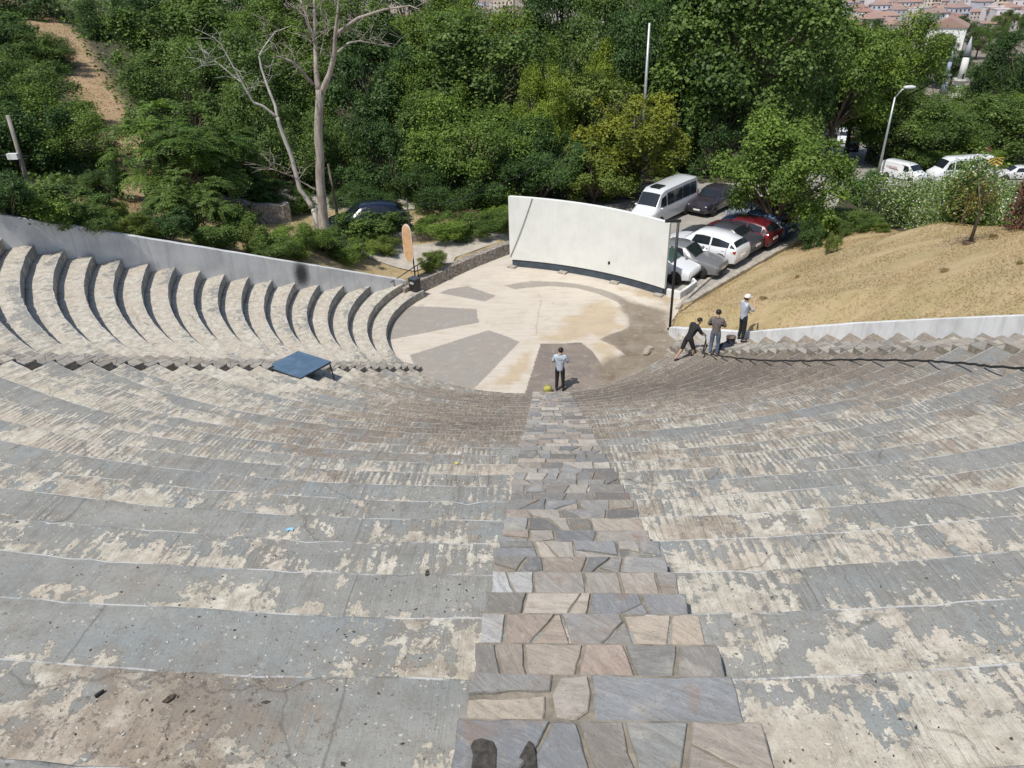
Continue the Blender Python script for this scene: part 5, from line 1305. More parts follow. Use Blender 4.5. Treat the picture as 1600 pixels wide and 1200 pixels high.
MB().tube([(0, 0, -.3), (t_.x - q.x, 0, t_.z - zb_)], [.11, .085], 10).build('pole', simple('weathered_timber', (0.27, 0.25, 0.22), .9, var=.2), root)
a = aty((24, 243), 34.5); MB().box((a.x - q.x, -.16, a.z - zb_), (.5, .22, .26), 0).build('junction_box', m_white, root); MB().tube([(a.x - q.x - .7, 0, a.z - zb_), (a.x - q.x + .7, 0, a.z - zb_ - .05)], .03, 6).build('cross_bar', m_black, root)
root = empty('lamp_post', (5.12, 28.55, 0), 0, 'plain black post at the corner where the low white wall meets the stage', 'post')
t_ = aty((1060, 346), 28.55); MB().tube([(0, 0, -.1), (t_.x - 5.12, 0, t_.z)], .055, 10).build('pole', m_black, root); MB().box((-.25, 0, t_.z + .02), (.62, .10, .10)).build('bracket', m_black, root); MB().lathe((0, 0, 0), [(.12, 0), (.12, .02), (.06, .03)], 10).build('base_plate', m_black, root)
# pedestal monument on the road
q = aty((1285, 228), 108); zb_ = tz(q.x, 108); zt_ = aty((1285, 208), 108).z
root = empty('monument', (q.x, 108, zb_), 0, 'small white pedestal with a flared top beside the distant road', 'monument'); Hh = zt_ - zb_
MB().lathe((0, 0, 0), [(1.5, 0), (1.4, .4), (.95, .5), (.8, Hh - .7), (1.0, Hh - .5)], 4, smooth=False).build('pedestal', m_white, root)
MB().box((0, 0, Hh - .2), (2.7, 2.7, .5)).build('cap', m_white, root)
for sx in (-1.2, 0, 1.2): MB().box((sx, 0, Hh + .2), (.5, .5, .4)).build('crenel', m_white, root)
def minaret(tip, bal, y, label, lead, body):
    t, b = aty(tip, y), aty(bal, y); H = t.z - b.z; s = H / 9.9; zb = tz(b.x, y)
    root = empty('minaret', (t.x, y, zb), 0, label, 'minaret'); h = b.z - zb
    MB().lathe((0, 0, 0), [(1.1 * s, 0), (1.0 * s, h)], 16).build('lower_shaft', body, root)
    MB().lathe((0, 0, h), [(1.0 * s, -.8 * s), (1.65 * s, 0), (1.7 * s, .1), (1.7 * s, .5 * s), (1.55 * s, .5 * s), (1.55 * s, .1), (.8 * s, .1)], 20, smooth=False).build('balcony', body, root)
    MB().lathe((0, 0, h), [(.80 * s, .1), (.74 * s, 5.3 * s)], 16).build('shaft', body, root)
    MB().box((0, -.80 * s, h + 1.0 * s), (.4 * s, .1, 1.2 * s)).build('door', m_black, root)
    MB().lathe((0, 0, h), [(.78 * s, 5.28 * s), (.78 * s, 5.5 * s)], 16).build('band', simple('lead_band', (0.08, 0.09, 0.11), .6), root)
    MB().lathe((0, 0, h), [(.92 * s, 5.5 * s), (.47 * s, 7.7 * s), (.04 * s, 9.8 * s)], 16).build('cone_roof', lead, root)
    MB().tube([(0, 0, h + 9.7 * s), (0, 0, h + 10.9 * s)], .09 * s, 6).build('finial', m_black, root)
minaret((1519, 55), (1501, 126), 185, 'white stone minaret with a grey cone roof and round balcony, the larger one', simple('lead_roof', (0.36, 0.39, 0.42), .5), simple('minaret_stone', (0.62, 0.62, 0.57), .85))
minaret((1490, 76), (1478, 118), 215, 'smaller blue-grey minaret partly behind leaves, left of the white one', simple('blue_lead_roof', (0.24, 0.29, 0.40), .5), simple('blue_grey_stone', (0.28, 0.32, 0.42), .8))
# timber shed behind the screen
sh = empty('shed', (3.0, 48.6, 0), R_(-4), 'dark timber shed with vertical boards under the yellowish tree behind the screen', 'shed')
MB().box((0, 1.3, 1.3), (6.2, 2.6, 2.6)).build('wall', mat_wave('dark_boards', (0.035, 0.035, 0.036), (0.09, 0.085, 0.08), 2.6, 'X'), sh)
MB().box((0, 1.2, 2.72), (6.8, 3.4, .14)).build('roof', simple('pale_sheet_roof', (0.34, 0.35, 0.34), .6, var=.3), sh)
MB().box((1.1, -.02, 1.0), (.95, .06, 2.0)).build('door', m_black, sh)
fe = empty('railing', (4.5, 43.6, 0), R_(20), 'dark metal railing behind the upper edge of the screen', 'railing')
MB().tube([(-1.6, 0, 1.1), (1.6, 0, 1.1)], .03, 6).build('rail', m_black, fe); MB().tube([(-1.6, 0, .6), (1.6, 0, .6)], .025, 6).build('rail', m_black, fe)
for x in (-1.6, -.5, .5, 1.6): MB().tube([(x, 0, 0), (x, 0, 1.1)], .03, 6).build('post', m_black, fe)
wire('overhead_cable', [aty((655, 318), 36), aty((745, 300), 40), aty((905, 225), 47)], .02, m_black, 'thin overhead cable strung across the trees above the green shrubs', sag=.25)
# ------------------------------------------------------------------ trees
def leaf_quads(C, N, T, L, W, rng):
    """kite-shaped leaves: centres, normals, axis directions, lengths, widths"""
    B = np.cross(N, T); B /= np.linalg.norm(B, axis=1, keepdims=True) + 1e-9
    a = C - T * L[:, None] * .5; c = C + T * L[:, None] * .5
    m = C - T * L[:, None] * .08
    l = m + B * W[:, None] * .5 + N * W[:, None] * .12; r = m - B * W[:, None] * .5 + N * W[:, None] * .12
    V = np.stack([a, l, c, r], 1).reshape(-1, 3); F = np.arange(len(V)).reshape(-1, 4)
    return V, F
def unit(v): return v / (np.linalg.norm(v, axis=1, keepdims=True) + 1e-9)
def crown_data(seed, n, ll, lw, nclump=34, cr=(.20, .40), up=.6, squash=1.0, shell=(.55, .85), frond=False, droop=0.0, flat=0.0):
    rng = np.random.default_rng(seed)
    d = unit(rng.normal(size=(nclump, 3))); d[:, 2] = np.where(rng.random(nclump) < .68, np.abs(d[:, 2]), -np.abs(d[:, 2]) * .8); d = unit(d)
    cen = d * rng.uniform(*shell, size=(nclump, 1)); rad = rng.uniform(*cr, size=nclump)
    cen[:4] *= .3
    w = rad ** 2.2; w /= w.sum()
    if not frond:
        k = rng.choice(nclump, n, p=w)
        dd = unit(rng.normal(size=(n, 3)) + np.array((0, 0, .45)) + cen[k] * 1.1)
        f = rng.random(n) ** .33
        out = rng.random(n) < .10
        f = np.where(out, rng.uniform(1.0, 1.35, n), f)
        # lumpy clumps
        lump = 1 + .22 * np.sin(dd[:, 0] * 7 + k) * np.sin(dd[:, 1] * 6 + 2 * k) + .12 * np.sin(dd[:, 2] * 11 + k)
        C = cen[k] + dd * (rad[k] * f * lump)[:, None]
        C[:, 2] -= droop * np.maximum(0, np.hypot(C[:, 0], C[:, 1]) - .4)
        Nn = unit(dd * .8 + np.array((0, 0, up)) + rng.normal(size=(n, 3)) * .55)
        T = unit(np.cross(Nn, rng.normal(size=(n, 3)))); T[:, 2] -= .25; T = unit(T)
        sz = np.exp(rng.normal(0, .24, n)); L = ll * sz; W = lw * sz * rng.uniform(.8, 1.2, n)
    else:
        Cs, Ns, Ts = [], [], []
        per = 18; nf = n // per
        k = rng.choice(nclump, nf, p=w)
        az = rng.uniform(0, 2 * np.pi, nf); el = rng.uniform(-.1, .9, nf)
        hd = np.stack([np.cos(az) * np.cos(el), np.sin(az) * np.cos(el), np.sin(el)], -1)
        hd = unit(hd + cen[k] * .8)
        st = cen[k] + hd * (rad[k] * .35)[:, None]
        Lf = rng.uniform(.30, .44, nf)
        for s in range(per // 2):
            t = (s + 1.5) / (per / 2 + 1); p = st + hd * (Lf * t)[:, None]; p[:, 2] -= (.5 * Lf * t * t)
            tang = hd.copy(); tang[:, 2] -= 1.0 * t; tang = unit(tang); sd = unit(np.cross(tang, np.tile((0, 0, 1.), (nf, 1)))); nn = unit(np.cross(sd, tang))
            for sg in (-1, 1):
                T = unit(sd * sg * .9 + tang * .45 + np.array((0, 0, -.22))); Cs.append(p + T * ll * .5); Ts.append(T); Ns.append(unit(nn + rng.normal(size=(nf, 3)) * .2))
        C = np.concatenate(Cs); T = np.concatenate(Ts); Nn = np.concatenate(Ns); Nn = unit(Nn - T * (Nn * T).sum(1, keepdims=True)); n = len(C)
        L = ll * rng.uniform(.75, 1.2, n); W = lw * rng.uniform(.8, 1.2, n)
    V, F = leaf_quads(C, Nn, T, L, W, rng)
    # leaf colour only varies from leaf to leaf and from branch to branch
    kk = np.resize(k, n) if frond else k
    branch = rng.random(nclump)
    lv = np.clip(.25 + .5 * rng.random(n) + .45 * (branch[kk] - .5), 0, 1)
    return V, F, np.repeat(np.stack([lv, rng.random(n), np.zeros(n)], -1), 4, 0), cen, rad
def tree_meshes(seed, n, ll, lw, trunk=.30, crown_h=.42, crown_r=.42, **kw):
    """tree of unit height: crown mesh and branching trunk mesh"""
    V, F, lv, cen, rad = crown_data(seed, n, ll, lw, **kw)
    S = np.array((crown_r, crown_r, crown_h)); off = np.array((0, 0, 1 - crown_h * 1.12))
    V = V * S + off; cen = cen * S + off
    cm = arr_mesh('crown', V, F); vattr(cm, 'lv', lv)
    r = random.Random(seed); mb = MB()
    top = Vector((r.uniform(-.03, .03), r.uniform(-.03, .03), trunk))
    mb.tube([(0, 0, -.05), (0, 0, .02), top * .5, top], [.036, .028, .022, .020], 10)
    for c in cen:
        c = Vector(c); m = top.lerp(c, .5) + Vector((r.uniform(-.03, .03), r.uniform(-.03, .03), r.uniform(-.01, .05)))
        mb.tube([top - Vector((0, 0, r.uniform(.0, .06))), m, c], [.013, .008, .003], 6, 0, False)
    me = bpy.data.meshes.new('trunk'); me.from_pydata(mb.v, [], mb.f); me.polygons.foreach_set('use_smooth', [True] * len(mb.f)); me.update()
    cm.materials.append(m_leaf); me.materials.append(m_bark)
    return cm, me
PROTO = {
 'plane': [tree_meshes(s, 38000, .036, .030, nclump=54, cr=(.13, .31), shell=(.6, 1.0)) for s in (1, 2, 3)],
 'broad': [tree_meshes(s, 42000, .031, .022, nclump=48, cr=(.13, .33), shell=(.55, .98), up=.75) for s in (11, 12, 13)],
 'loose': [tree_meshes(s, 20000, .046, .030, nclump=44, cr=(.12, .28), shell=(.45, 1.0), droop=.12) for s in (21, 22)],
 'frond': [tree_meshes(s, 26000, .066, .021, nclump=30, cr=(.15, .32), shell=(.35, .9), frond=True) for s in (31, 32)],
}
def fol(c, k=1.06): return (c[0] * k, c[1] * k, c[2] * k, 1)
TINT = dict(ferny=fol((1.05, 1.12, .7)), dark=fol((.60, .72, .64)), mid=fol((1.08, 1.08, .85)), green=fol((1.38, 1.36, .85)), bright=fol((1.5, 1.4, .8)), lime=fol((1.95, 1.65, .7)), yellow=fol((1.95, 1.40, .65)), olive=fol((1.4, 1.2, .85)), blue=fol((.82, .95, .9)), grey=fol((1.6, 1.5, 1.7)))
TG = 'leafy trees standing beyond the stage and the parking lot'
def tree(px, py, prx, pry, y, kind, var, tint, label, group=TG, zbase=None, name='broadleaf_tree', rot=None):
    """crown centre and half-sizes as they measure in the photograph, at forward distance y"""
    c = aty((px, py), y); depth = (c - CAMP).dot(FW); m = depth / FPX
    rx = prx * m; rz = pry * m / 0.86
    zb = tz(c.x, y) if zbase is None else zbase
    topz = c.z + rz
    H = max(topz - zb, 1.5); rx *= 1.10
    H = max(H, rz * 2.15 + .3, rx * 1.7); zb = min(zb, topz - H)
    o = empty(name, (c.x, y, zb - .05), rot if rot is not None else rnd.uniform(0, 6.28), label, 'tree', group)
    cm, tm = PROTO[kind][var % len(PROTO[kind])]
    o.scale = (rx / .42, rx / .42, H)
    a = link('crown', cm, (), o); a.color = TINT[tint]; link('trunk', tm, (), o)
    return o
# ---- right and centre: big planes behind the parking lot
tree(1224, 284, 92, 90, 40.5, 'plane', 0, 'green', 'round leafy tree overhanging the parked cars at the corner of the lawn')
tree(1150, 105, 135, 135, 60, 'plane', 1, 'mid', 'huge spreading plane tree rising straight behind the black-plum car')
tree(1045, 110, 85, 120, 64, 'broad', 1, 'dark', 'dense dark tree right behind the tall pale pole')
tree(1222, 92, 86, 100, 72, 'plane', 2, 'mid', 'big plane tree above the slim lamps of the distant road')
tree(1388, 102, 80, 80, 100, 'broad', 0, 'bright', 'fresh green tree left of the two minarets')
tree(1318, 98, 80, 68, 95, 'plane', 0, 'green', 'tall light-topped plane tree left of the fresh green tree by the minarets')
tree(1345, 125, 56, 40, 108, 'broad', 2, 'dark', 'dark tree shading the far end of the road')
tree(1450, 218, 85, 56, 96, 'broad', 1, 'mid', 'low bushy tree directly behind the white delivery van')
tree(1568, 218, 84, 60, 99, 'plane', 1, 'mid', 'broad tree at the right edge behind the chevron van')
tree(1600, 115, 62, 60, 120, 'broad', 2, 'dark', 'dark tree at the right edge just right of the white minaret')
tree(1440, 168, 42, 26, 118, 'loose', 0, 'mid', 'thin tree at the foot of the two minarets')
tree(1520, 186, 56, 48, 130, 'broad', 0, 'green', 'green tree below the balcony of the white minaret')
tree(1180, 15, 100, 60, 95, 'broad', 0, 'mid', 'distant round tree above the huge plane, at the top edge')
tree(1080, 20, 85, 60, 100, 'plane', 2, 'dark', 'distant dark tree at the top edge, right of the tall pole')
tree(965, 35, 85, 62, 92, 'broad', 1, 'mid', 'distant leafy tree at the top edge, left of the tall pole')
tree(880, 30, 70, 55, 105, 'plane', 0, 'dark', 'distant dark tree at the top edge between the houses and the pole')
tree(1432, 250, 50, 30, 93, 'loose', 1, 'mid', 'small loose tree between the tall lamp and the white delivery van')
tree(1368, 205, 20, 40, 104, 'broad', 2, 'dark', 'narrow dark tree beside the distant dark vehicle')
# ---- centre: yellow and lime trees
tree(985, 225, 82, 72, 49, 'loose', 0, 'yellow', 'yellowish tree with turning leaves over the minibus')
tree(915, 175, 78, 70, 53, 'loose', 1, 'olive', 'olive green tree behind the yellowish one')
tree(842, 165, 48, 62, 50, 'broad', 2, 'lime', 'bright lime green tree left of the olive one')
tree(965, 92, 52, 36, 64, 'broad', 0, 'lime', 'small lime crown poking out left of the tall pole')
tree(930, 270, 70, 48, 47.5, 'loose', 0, 'olive', 'low olive tree whose boughs hang over the timber shed')
tree(845, 262, 62, 62, 47, 'broad', 1, 'blue', 'dark blue-green tree just above the left part of the screen')
tree(728, 240, 95, 85, 47, 'broad', 0, 'green', 'full round green tree behind the green shrubs left of the screen')
tree(745, 120, 110, 85, 60, 'plane', 1, 'mid', 'large green tree behind the full round one')
tree(800, 62, 85, 50, 74, 'broad', 2, 'bright', 'light yellowish-green tree below the houses at the top')
tree(690, 60, 70, 60, 85, 'broad', 1, 'bright', 'light green tree left of the houses at the top')
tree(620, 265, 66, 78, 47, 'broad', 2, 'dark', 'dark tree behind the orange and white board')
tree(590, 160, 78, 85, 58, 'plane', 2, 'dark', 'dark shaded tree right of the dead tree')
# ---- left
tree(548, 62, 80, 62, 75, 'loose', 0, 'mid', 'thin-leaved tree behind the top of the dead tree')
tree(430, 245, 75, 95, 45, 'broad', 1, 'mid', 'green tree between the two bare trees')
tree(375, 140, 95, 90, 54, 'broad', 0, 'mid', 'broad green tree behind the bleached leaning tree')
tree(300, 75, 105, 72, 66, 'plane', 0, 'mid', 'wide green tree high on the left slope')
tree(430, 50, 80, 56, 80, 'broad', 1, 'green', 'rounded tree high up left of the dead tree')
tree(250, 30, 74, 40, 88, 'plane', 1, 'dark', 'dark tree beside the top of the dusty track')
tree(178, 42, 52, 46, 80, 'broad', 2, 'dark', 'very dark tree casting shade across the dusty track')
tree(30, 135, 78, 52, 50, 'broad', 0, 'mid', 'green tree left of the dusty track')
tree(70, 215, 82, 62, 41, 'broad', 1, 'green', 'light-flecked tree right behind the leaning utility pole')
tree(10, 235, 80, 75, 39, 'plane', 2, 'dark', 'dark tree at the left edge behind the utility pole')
tree(28, 12, 62, 34, 84, 'plane', 2, 'dark', 'dark tree in the top left corner')
tree(272, 225, 84, 66, 36, 'frond', 0, 'ferny', 'tree with long feathery leaflets and yellow-green tips above the wall', name='feathery_tree')
tree(345, 235, 56, 56, 38, 'frond', 1, 'mid', 'second feathery tree, darker, right of the yellow-tipped one', name='feathery_tree')
tree(285, 318, 62, 55, 31.2, 'frond', 1, 'mid', 'low feathery tree drooping over the whitewashed wall', name='feathery_tree')
tree(300, 160, 85, 60, 47, 'broad', 2, 'mid', 'dense green tree on the slope right of the dusty track')
tree(238, 150, 34, 34, 60, 'loose', 1, 'mid', 'small thin tree on the edge of the dusty track')
tree(500, 255, 60, 85, 50, 'broad', 0, 'mid', 'leafy tree right behind the dead trunk')
tree(540, 300, 55, 50, 45.5, 'loose', 1, 'dark', 'dark low tree behind the deep blue car')
tree(400, 312, 50, 42, 40, 'frond', 0, 'mid', 'short feathery tree above the pale rubble wall', name='feathery_tree')
tree(690, 300, 60, 40, 44, 'broad', 1, 'dark', 'low dark tree between the shrubs and the full round tree')
tree(790, 285, 55, 45, 45.5, 'plane', 0, 'dark', 'low dark tree behind the left corner of the screen')
tree(1120, 215, 55, 70, 56, 'broad', 2, 'dark', 'dark tree between the minibus and the round leafy tree')
tree(1060, 255, 45, 50, 58, 'broad', 0, 'dark', 'dark tree standing behind the black-plum car')

tree(66, 95, 52, 36, 66, 'broad', 1, 'mid', 'round tree against the middle of the dusty track, left side')
tree(15, 75, 60, 40, 66, 'plane', 0, 'dark', 'dark round tree at the left edge below the corner tree')
tree(285, 128, 66, 50, 62, 'plane', 1, 'mid', 'mid-green tree filling the slope right of the track')
tree(340, 30, 80, 45, 92, 'broad', 2, 'dark', 'distant dark tree on the skyline of the left slope')
tree(640, 25, 70, 45, 98, 'plane', 2, 'dark', 'distant dark tree at the top edge right of the dead tree')
tree(500, 12, 62, 40, 96, 'broad', 0, 'mid', 'distant tree behind the very top of the dead tree')
tree(570, 318, 46, 30, 43, 'broad', 1, 'dark', 'dark low tree shading the deep blue car')
tree(470, 170, 60, 60, 60, 'plane', 0, 'green', 'leafy tree seen between the forks of the dead tree')
tree(665, 170, 62, 62, 56, 'broad', 1, 'green', 'green tree over the dark one by the orange and white board')
tree(170, 285, 28, 30, 36, 'broad', 0, 'dark', 'dark low tree left of the yellow-tipped feathery tree')
tree(128, 295, 34, 24, 35.5, 'broad', 2, 'mid', 'low green tree at the foot of the leaning utility pole')
tree(455, 325, 45, 34, 41, 'broad', 2, 'green', 'low green tree close behind the bleached leaning trunk')
tree(350, 290, 62, 46, 40, 'plane', 1, 'dark', 'low dark tree between the feathery trees and the rubble wall')
tree(620, 325, 60, 30, 45, 'plane', 1, 'mid', 'low leafy tree over the deep blue car')
tree(1010, 60, 52, 50, 86, 'broad', 2, 'mid', 'mid-green tree around the top of the tall pale pole')
tree(1500, 240, 60, 32, 94, 'broad', 0, 'green', 'low green tree right behind the chevron van')
tree(1600, 195, 46, 50, 106, 'plane', 0, 'green', 'tall green tree at the far right edge')
tree(1262, 120, 46, 40, 92, 'plane', 1, 'dark', 'dark plane tree over the slim lamps')

# low growth under the trees: nobody could count it
rng = np.random.default_rng(5); n = 110000
ux = rng.uniform(-75, 70, n); uy = 36 + 90 * rng.random(n) ** 1.5
ok = ~inside_np(ux, uy, PATHL) & ~inside_np(ux, uy, LAWN) & (seg_dist(ux, uy, LOT) > .6) & ~inside_np(ux, uy, LOT)
ROADP = [(14, 51), (19.6, 48), (25, 54), (33, 57), (46, 59), (62, 57), (62, 67), (44, 68), (39.5, 72), (43, 90), (50, 119), (40, 119), (33, 92), (28, 72), (21, 62)]
ok &= ~inside_np(ux, uy, ROADP) & ((uy > 44.5) | (ux < -15)) & ~inside_np(ux, uy, [(-12.0, 41), (-16.5, 40), (-22, 40.5), (-22, 44), (-14, 45), (-8, 46.5), (-7.5, 43)])
ok &= (ux < 12) | (uy > 62) | (ux > 40) & (uy > 55)
ok &= ~((ux > 12) & (ux < 45) & (uy < 70))
hm = np.array([max(0, mnoise.noise(Vector((a * .22, b * .22, 2)))) for a, b in zip(ux, uy)])
ok &= hm + np.where(ux < -15, .34, .12) > rng.random(n) * .5
ux, uy, hm = ux[ok], uy[ok], hm[ok]; n = len(ux)
C = np.column_stack([ux, uy, terr(ux, uy) + rng.random(n) ** 1.4 * (.35 + 2.6 * hm)])
Nn = unit(rng.normal(size=(n, 3)) + np.array((0, -.2, .9))); T = unit(np.cross(Nn, rng.normal(size=(n, 3))))
V, F = leaf_quads(C, Nn, T, rng.uniform(.22, .5, n), rng.uniform(.12, .28, n), rng)
um = arr_mesh('undergrowth', V, F); vattr(um, 'lv', np.repeat(np.stack([rng.random(n)] * 3, -1), 4, 0)); um.materials.append(m_leaf)
uo = tag(link('undergrowth', um), 'tangled green undergrowth on the ground beneath the trees', 'undergrowth', kind='stuff'); uo.color = TINT['mid']
# dry grass of the lawn and the bank
n = 120000; gx_ = rng.uniform(5, 20, n); gy_ = rng.uniform(6, 40, n); ok = inside_np(gx_, gy_, LAWN) & ~inside_np(gx_, gy_, WR_poly)
bx = rng.uniform(-26, 1, 60000); by = rng.uniform(17, 44, 60000); okb = inside_np(bx, by, BANK) & ~inside_np(bx, by, WR_poly)
for P_ in ([(-6.6, 33.9), (-5.0, 35.7), (-2.2, 38.9), (-1.2, 40.2), (-2.4, 41.0), (-5.2, 38.4), (-8.6, 36.4), (-12.0, 36.6), (-12, 35.6), (-9, 34.6)], [(-12.0, 41.5), (-16.5, 40.6), (-21, 41.0), (-21, 43.5), (-14, 44.5), (-8.5, 46), (-8, 43.5)], FLOOR, LOT): okb &= ~inside_np(bx, by, P_)
cx_ = rng.uniform(-60, -18, 90000); cy_ = rng.uniform(33, 95, 90000); okc = inside_np(cx_, cy_, PATHL)
gx_ = np.r_[gx_[ok], bx[okb], cx_[okc]]; gy_ = np.r_[gy_[ok], by[okb], cy_[okc]]; n = len(gx_)
den = np.array([mnoise.noise(Vector((a * .5, b * .5, 8))) for a, b in zip(gx_, gy_)]); kk = den > rng.uniform(-.9, .25, n); gx_, gy_, den = gx_[kk], gy_[kk], den[kk]; n = len(gx_)
C = np.column_stack([gx_, gy_, terr(gx_, gy_) + .03]); T = unit(np.column_stack([rng.normal(size=(n, 2)) * .9, np.full(n, .55)])); Nn = unit(np.cross(T, rng.normal(size=(n, 3))))
V, F = leaf_quads(C, Nn, T, rng.uniform(.05, .13, n) * np.where(gx_ < -18, 2.6, 1), rng.uniform(.010, .024, n) * np.where(gx_ < -18, 2.2, 1), rng)
gm_ = arr_mesh('dry_grass', V, F); den2 = np.array([mnoise.noise(Vector((a * .22, b * .22, 15))) + .5 * mnoise.noise(Vector((a * .8, b * .8, 25))) for a, b in zip(gx_, gy_)]); lvv = np.clip(.52 + .35 * den + .75 * den2 + .28 * rng.normal(size=n), 0, 1); vattr(gm_, 'lv', np.repeat(np.stack([lvv] * 3, -1), 4, 0)); gm_.materials.append(m_leafdry)
tag(link('dry_grass', gm_), 'short straw-coloured dry grass covering the sloping lawn and bank', 'grass', kind='stuff').color = (1, 1, 1, 1)

# ---- shrubs
def shrub_meshes(seed, n, ll, lw, **kw):
    V, F, lv, cen, rad = crown_data(seed, n, ll, lw, **kw)
    V[:, 2] = (V[:, 2] + .75) * .62; keep = V.reshape(-1, 4, 3)[:, :, 2].min(1) > -.02
    V = V.reshape(-1, 4, 3)[keep].reshape(-1, 3); lv = lv.reshape(-1, 4, 3)[keep].reshape(-1, 3); F = np.arange(len(V)).reshape(-1, 4)
    cm = arr_mesh('foliage', V, F); vattr(cm, 'lv', lv); cm.materials.append(m_leaf)
    r = random.Random(seed); mb = MB()
    for c in cen[:16]: mb.tube([(0, 0, -.05), Vector(c) * .5 + Vector((0, 0, .2)), Vector((c[0], c[1], (c[2] + .75) * .62))], [.02, .012, .005], 5, 0, False)
    me = bpy.data.meshes.new('stem'); me.from_pydata(mb.v, [], mb.f); me.update(); me.materials.append(m_bark)
    return cm, me
SHR = {'bush': [shrub_meshes(s, 9000, .075, .045, nclump=22, cr=(.22, .42)) for s in (41, 42)], 'spiky': [shrub_meshes(s, 11000, .16, .018, nclump=26, cr=(.2, .4), up=.1) for s in (51, 52)]}
SG = 'shrubs around the walls, paths and lawn'
def shrub(px, py, prx, h, y, kind, var, tint, label, name='shrub', ry=1.0, mat=None):
    """foot of the shrub at photo pixel, half width in pixels, height in metres"""
    c = ground_hit((px, py)); y = c.y; depth = (c - CAMP).dot(FW); rx = prx * depth / FPX
    o = empty(name, (c.x, y, tz(c.x, y) - .05), rnd.uniform(0, 6.28), label, 'shrub', SG)
    cm, sm = SHR[kind][var % 2]; o.scale = (rx, rx * ry, h)
    a = link('foliage', cm, (), o); a.color = TINT[tint]; link('stem', sm, (), o)
    return o
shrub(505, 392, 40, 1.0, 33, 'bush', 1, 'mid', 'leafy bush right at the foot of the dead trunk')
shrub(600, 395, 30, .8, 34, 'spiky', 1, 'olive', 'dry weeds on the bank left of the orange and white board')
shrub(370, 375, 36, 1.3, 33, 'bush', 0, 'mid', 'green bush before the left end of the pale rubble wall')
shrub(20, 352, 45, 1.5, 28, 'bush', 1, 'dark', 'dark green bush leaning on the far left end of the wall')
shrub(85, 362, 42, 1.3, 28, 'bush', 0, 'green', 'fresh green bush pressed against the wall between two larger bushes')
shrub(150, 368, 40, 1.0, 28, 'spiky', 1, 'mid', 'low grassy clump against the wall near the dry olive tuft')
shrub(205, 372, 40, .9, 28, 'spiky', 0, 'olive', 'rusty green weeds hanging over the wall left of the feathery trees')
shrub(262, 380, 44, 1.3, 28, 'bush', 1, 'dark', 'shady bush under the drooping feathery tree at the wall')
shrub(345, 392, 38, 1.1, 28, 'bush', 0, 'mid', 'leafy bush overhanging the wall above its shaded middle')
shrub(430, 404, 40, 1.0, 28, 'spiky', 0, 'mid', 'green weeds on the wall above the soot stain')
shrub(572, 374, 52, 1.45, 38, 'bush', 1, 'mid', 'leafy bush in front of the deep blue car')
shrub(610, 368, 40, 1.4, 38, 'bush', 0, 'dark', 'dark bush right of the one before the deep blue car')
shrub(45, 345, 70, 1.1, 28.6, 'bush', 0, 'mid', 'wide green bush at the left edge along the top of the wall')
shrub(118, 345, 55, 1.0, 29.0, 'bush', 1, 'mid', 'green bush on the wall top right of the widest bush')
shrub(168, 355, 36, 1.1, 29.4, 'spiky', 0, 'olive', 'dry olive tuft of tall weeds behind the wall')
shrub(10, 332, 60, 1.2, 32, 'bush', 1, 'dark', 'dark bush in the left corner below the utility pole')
shrub(225, 366, 34, .8, 30, 'spiky', 1, 'yellow', 'straw-coloured weeds on the wall top under the feathery trees')
shrub(330, 385, 30, .6, 31.2, 'bush', 0, 'dark', 'small dark bush on the wall top left of the dead tree')
shrub(405, 392, 28, 1.2, 32.3, 'bush', 1, 'olive', 'bush in front of the pale rubble wall')
shrub(470, 398, 46, 1.3, 33.2, 'spiky', 1, 'green', 'tall grassy shrub at the foot of the dead trunk')
shrub(552, 410, 36, 1.0, 33, 'spiky', 0, 'green', 'grassy green shrub just above the low end of the whitewashed wall')
shrub(585, 372, 38, .9, 38, 'bush', 0, 'mid', 'low shrub below the deep blue car')
shrub(690, 375, 45, 1.3, 40.6, 'spiky', 1, 'green', 'clipped green shrub left of the screen, first after the board')
shrub(745, 368, 45, 1.3, 41.3, 'spiky', 0, 'mid', 'clipped green shrub in the middle of the low row left of the screen')
shrub(790, 362, 40, 1.3, 42.4, 'spiky', 1, 'green', 'clipped green shrub against the left edge of the screen')
shrub(675, 420, 24, .9, 34.8, 'spiky', 0, 'olive', 'thin pale weeds on the footpath beside the board')
shrub(845, 305, 34, 1.3, 43, 'bush', 1, 'bright', 'bright green shrub peeping over the top of the screen')
shrub(1262, 389, 22, 1.5, 38.4, 'bush', 0, 'dark', 'dark rounded bush on the lawn corner beside the blue car')
shrub(1300, 395, 14, .9, 36.2, 'bush', 1, 'olive', 'small brownish bush right of the dark rounded one')
shrub(1318, 352, 50, .7, 38.5, 'spiky', 1, 'mid', 'low grassy strip of shrub at the left end of the hedge')
shrub(1335, 360, 34, 1.0, 38, 'spiky', 0, 'mid', 'green grassy shrub at the corner of hedge and lawn')
shrub(1296, 368, 18, .8, 38, 'bush', 1, 'mid', 'leafy bush just above the small brownish one')
shrub(1372, 362, 18, .5, 36.5, 'spiky', 0, 'olive', 'dry tuft in front of the left end of the hedge')
shrub(1340, 320, 32, 2.2, 40.5, 'bush', 0, 'blue', 'blue-green bush between the round leafy tree and the hedge')
_r = random.Random(31); _n = 0
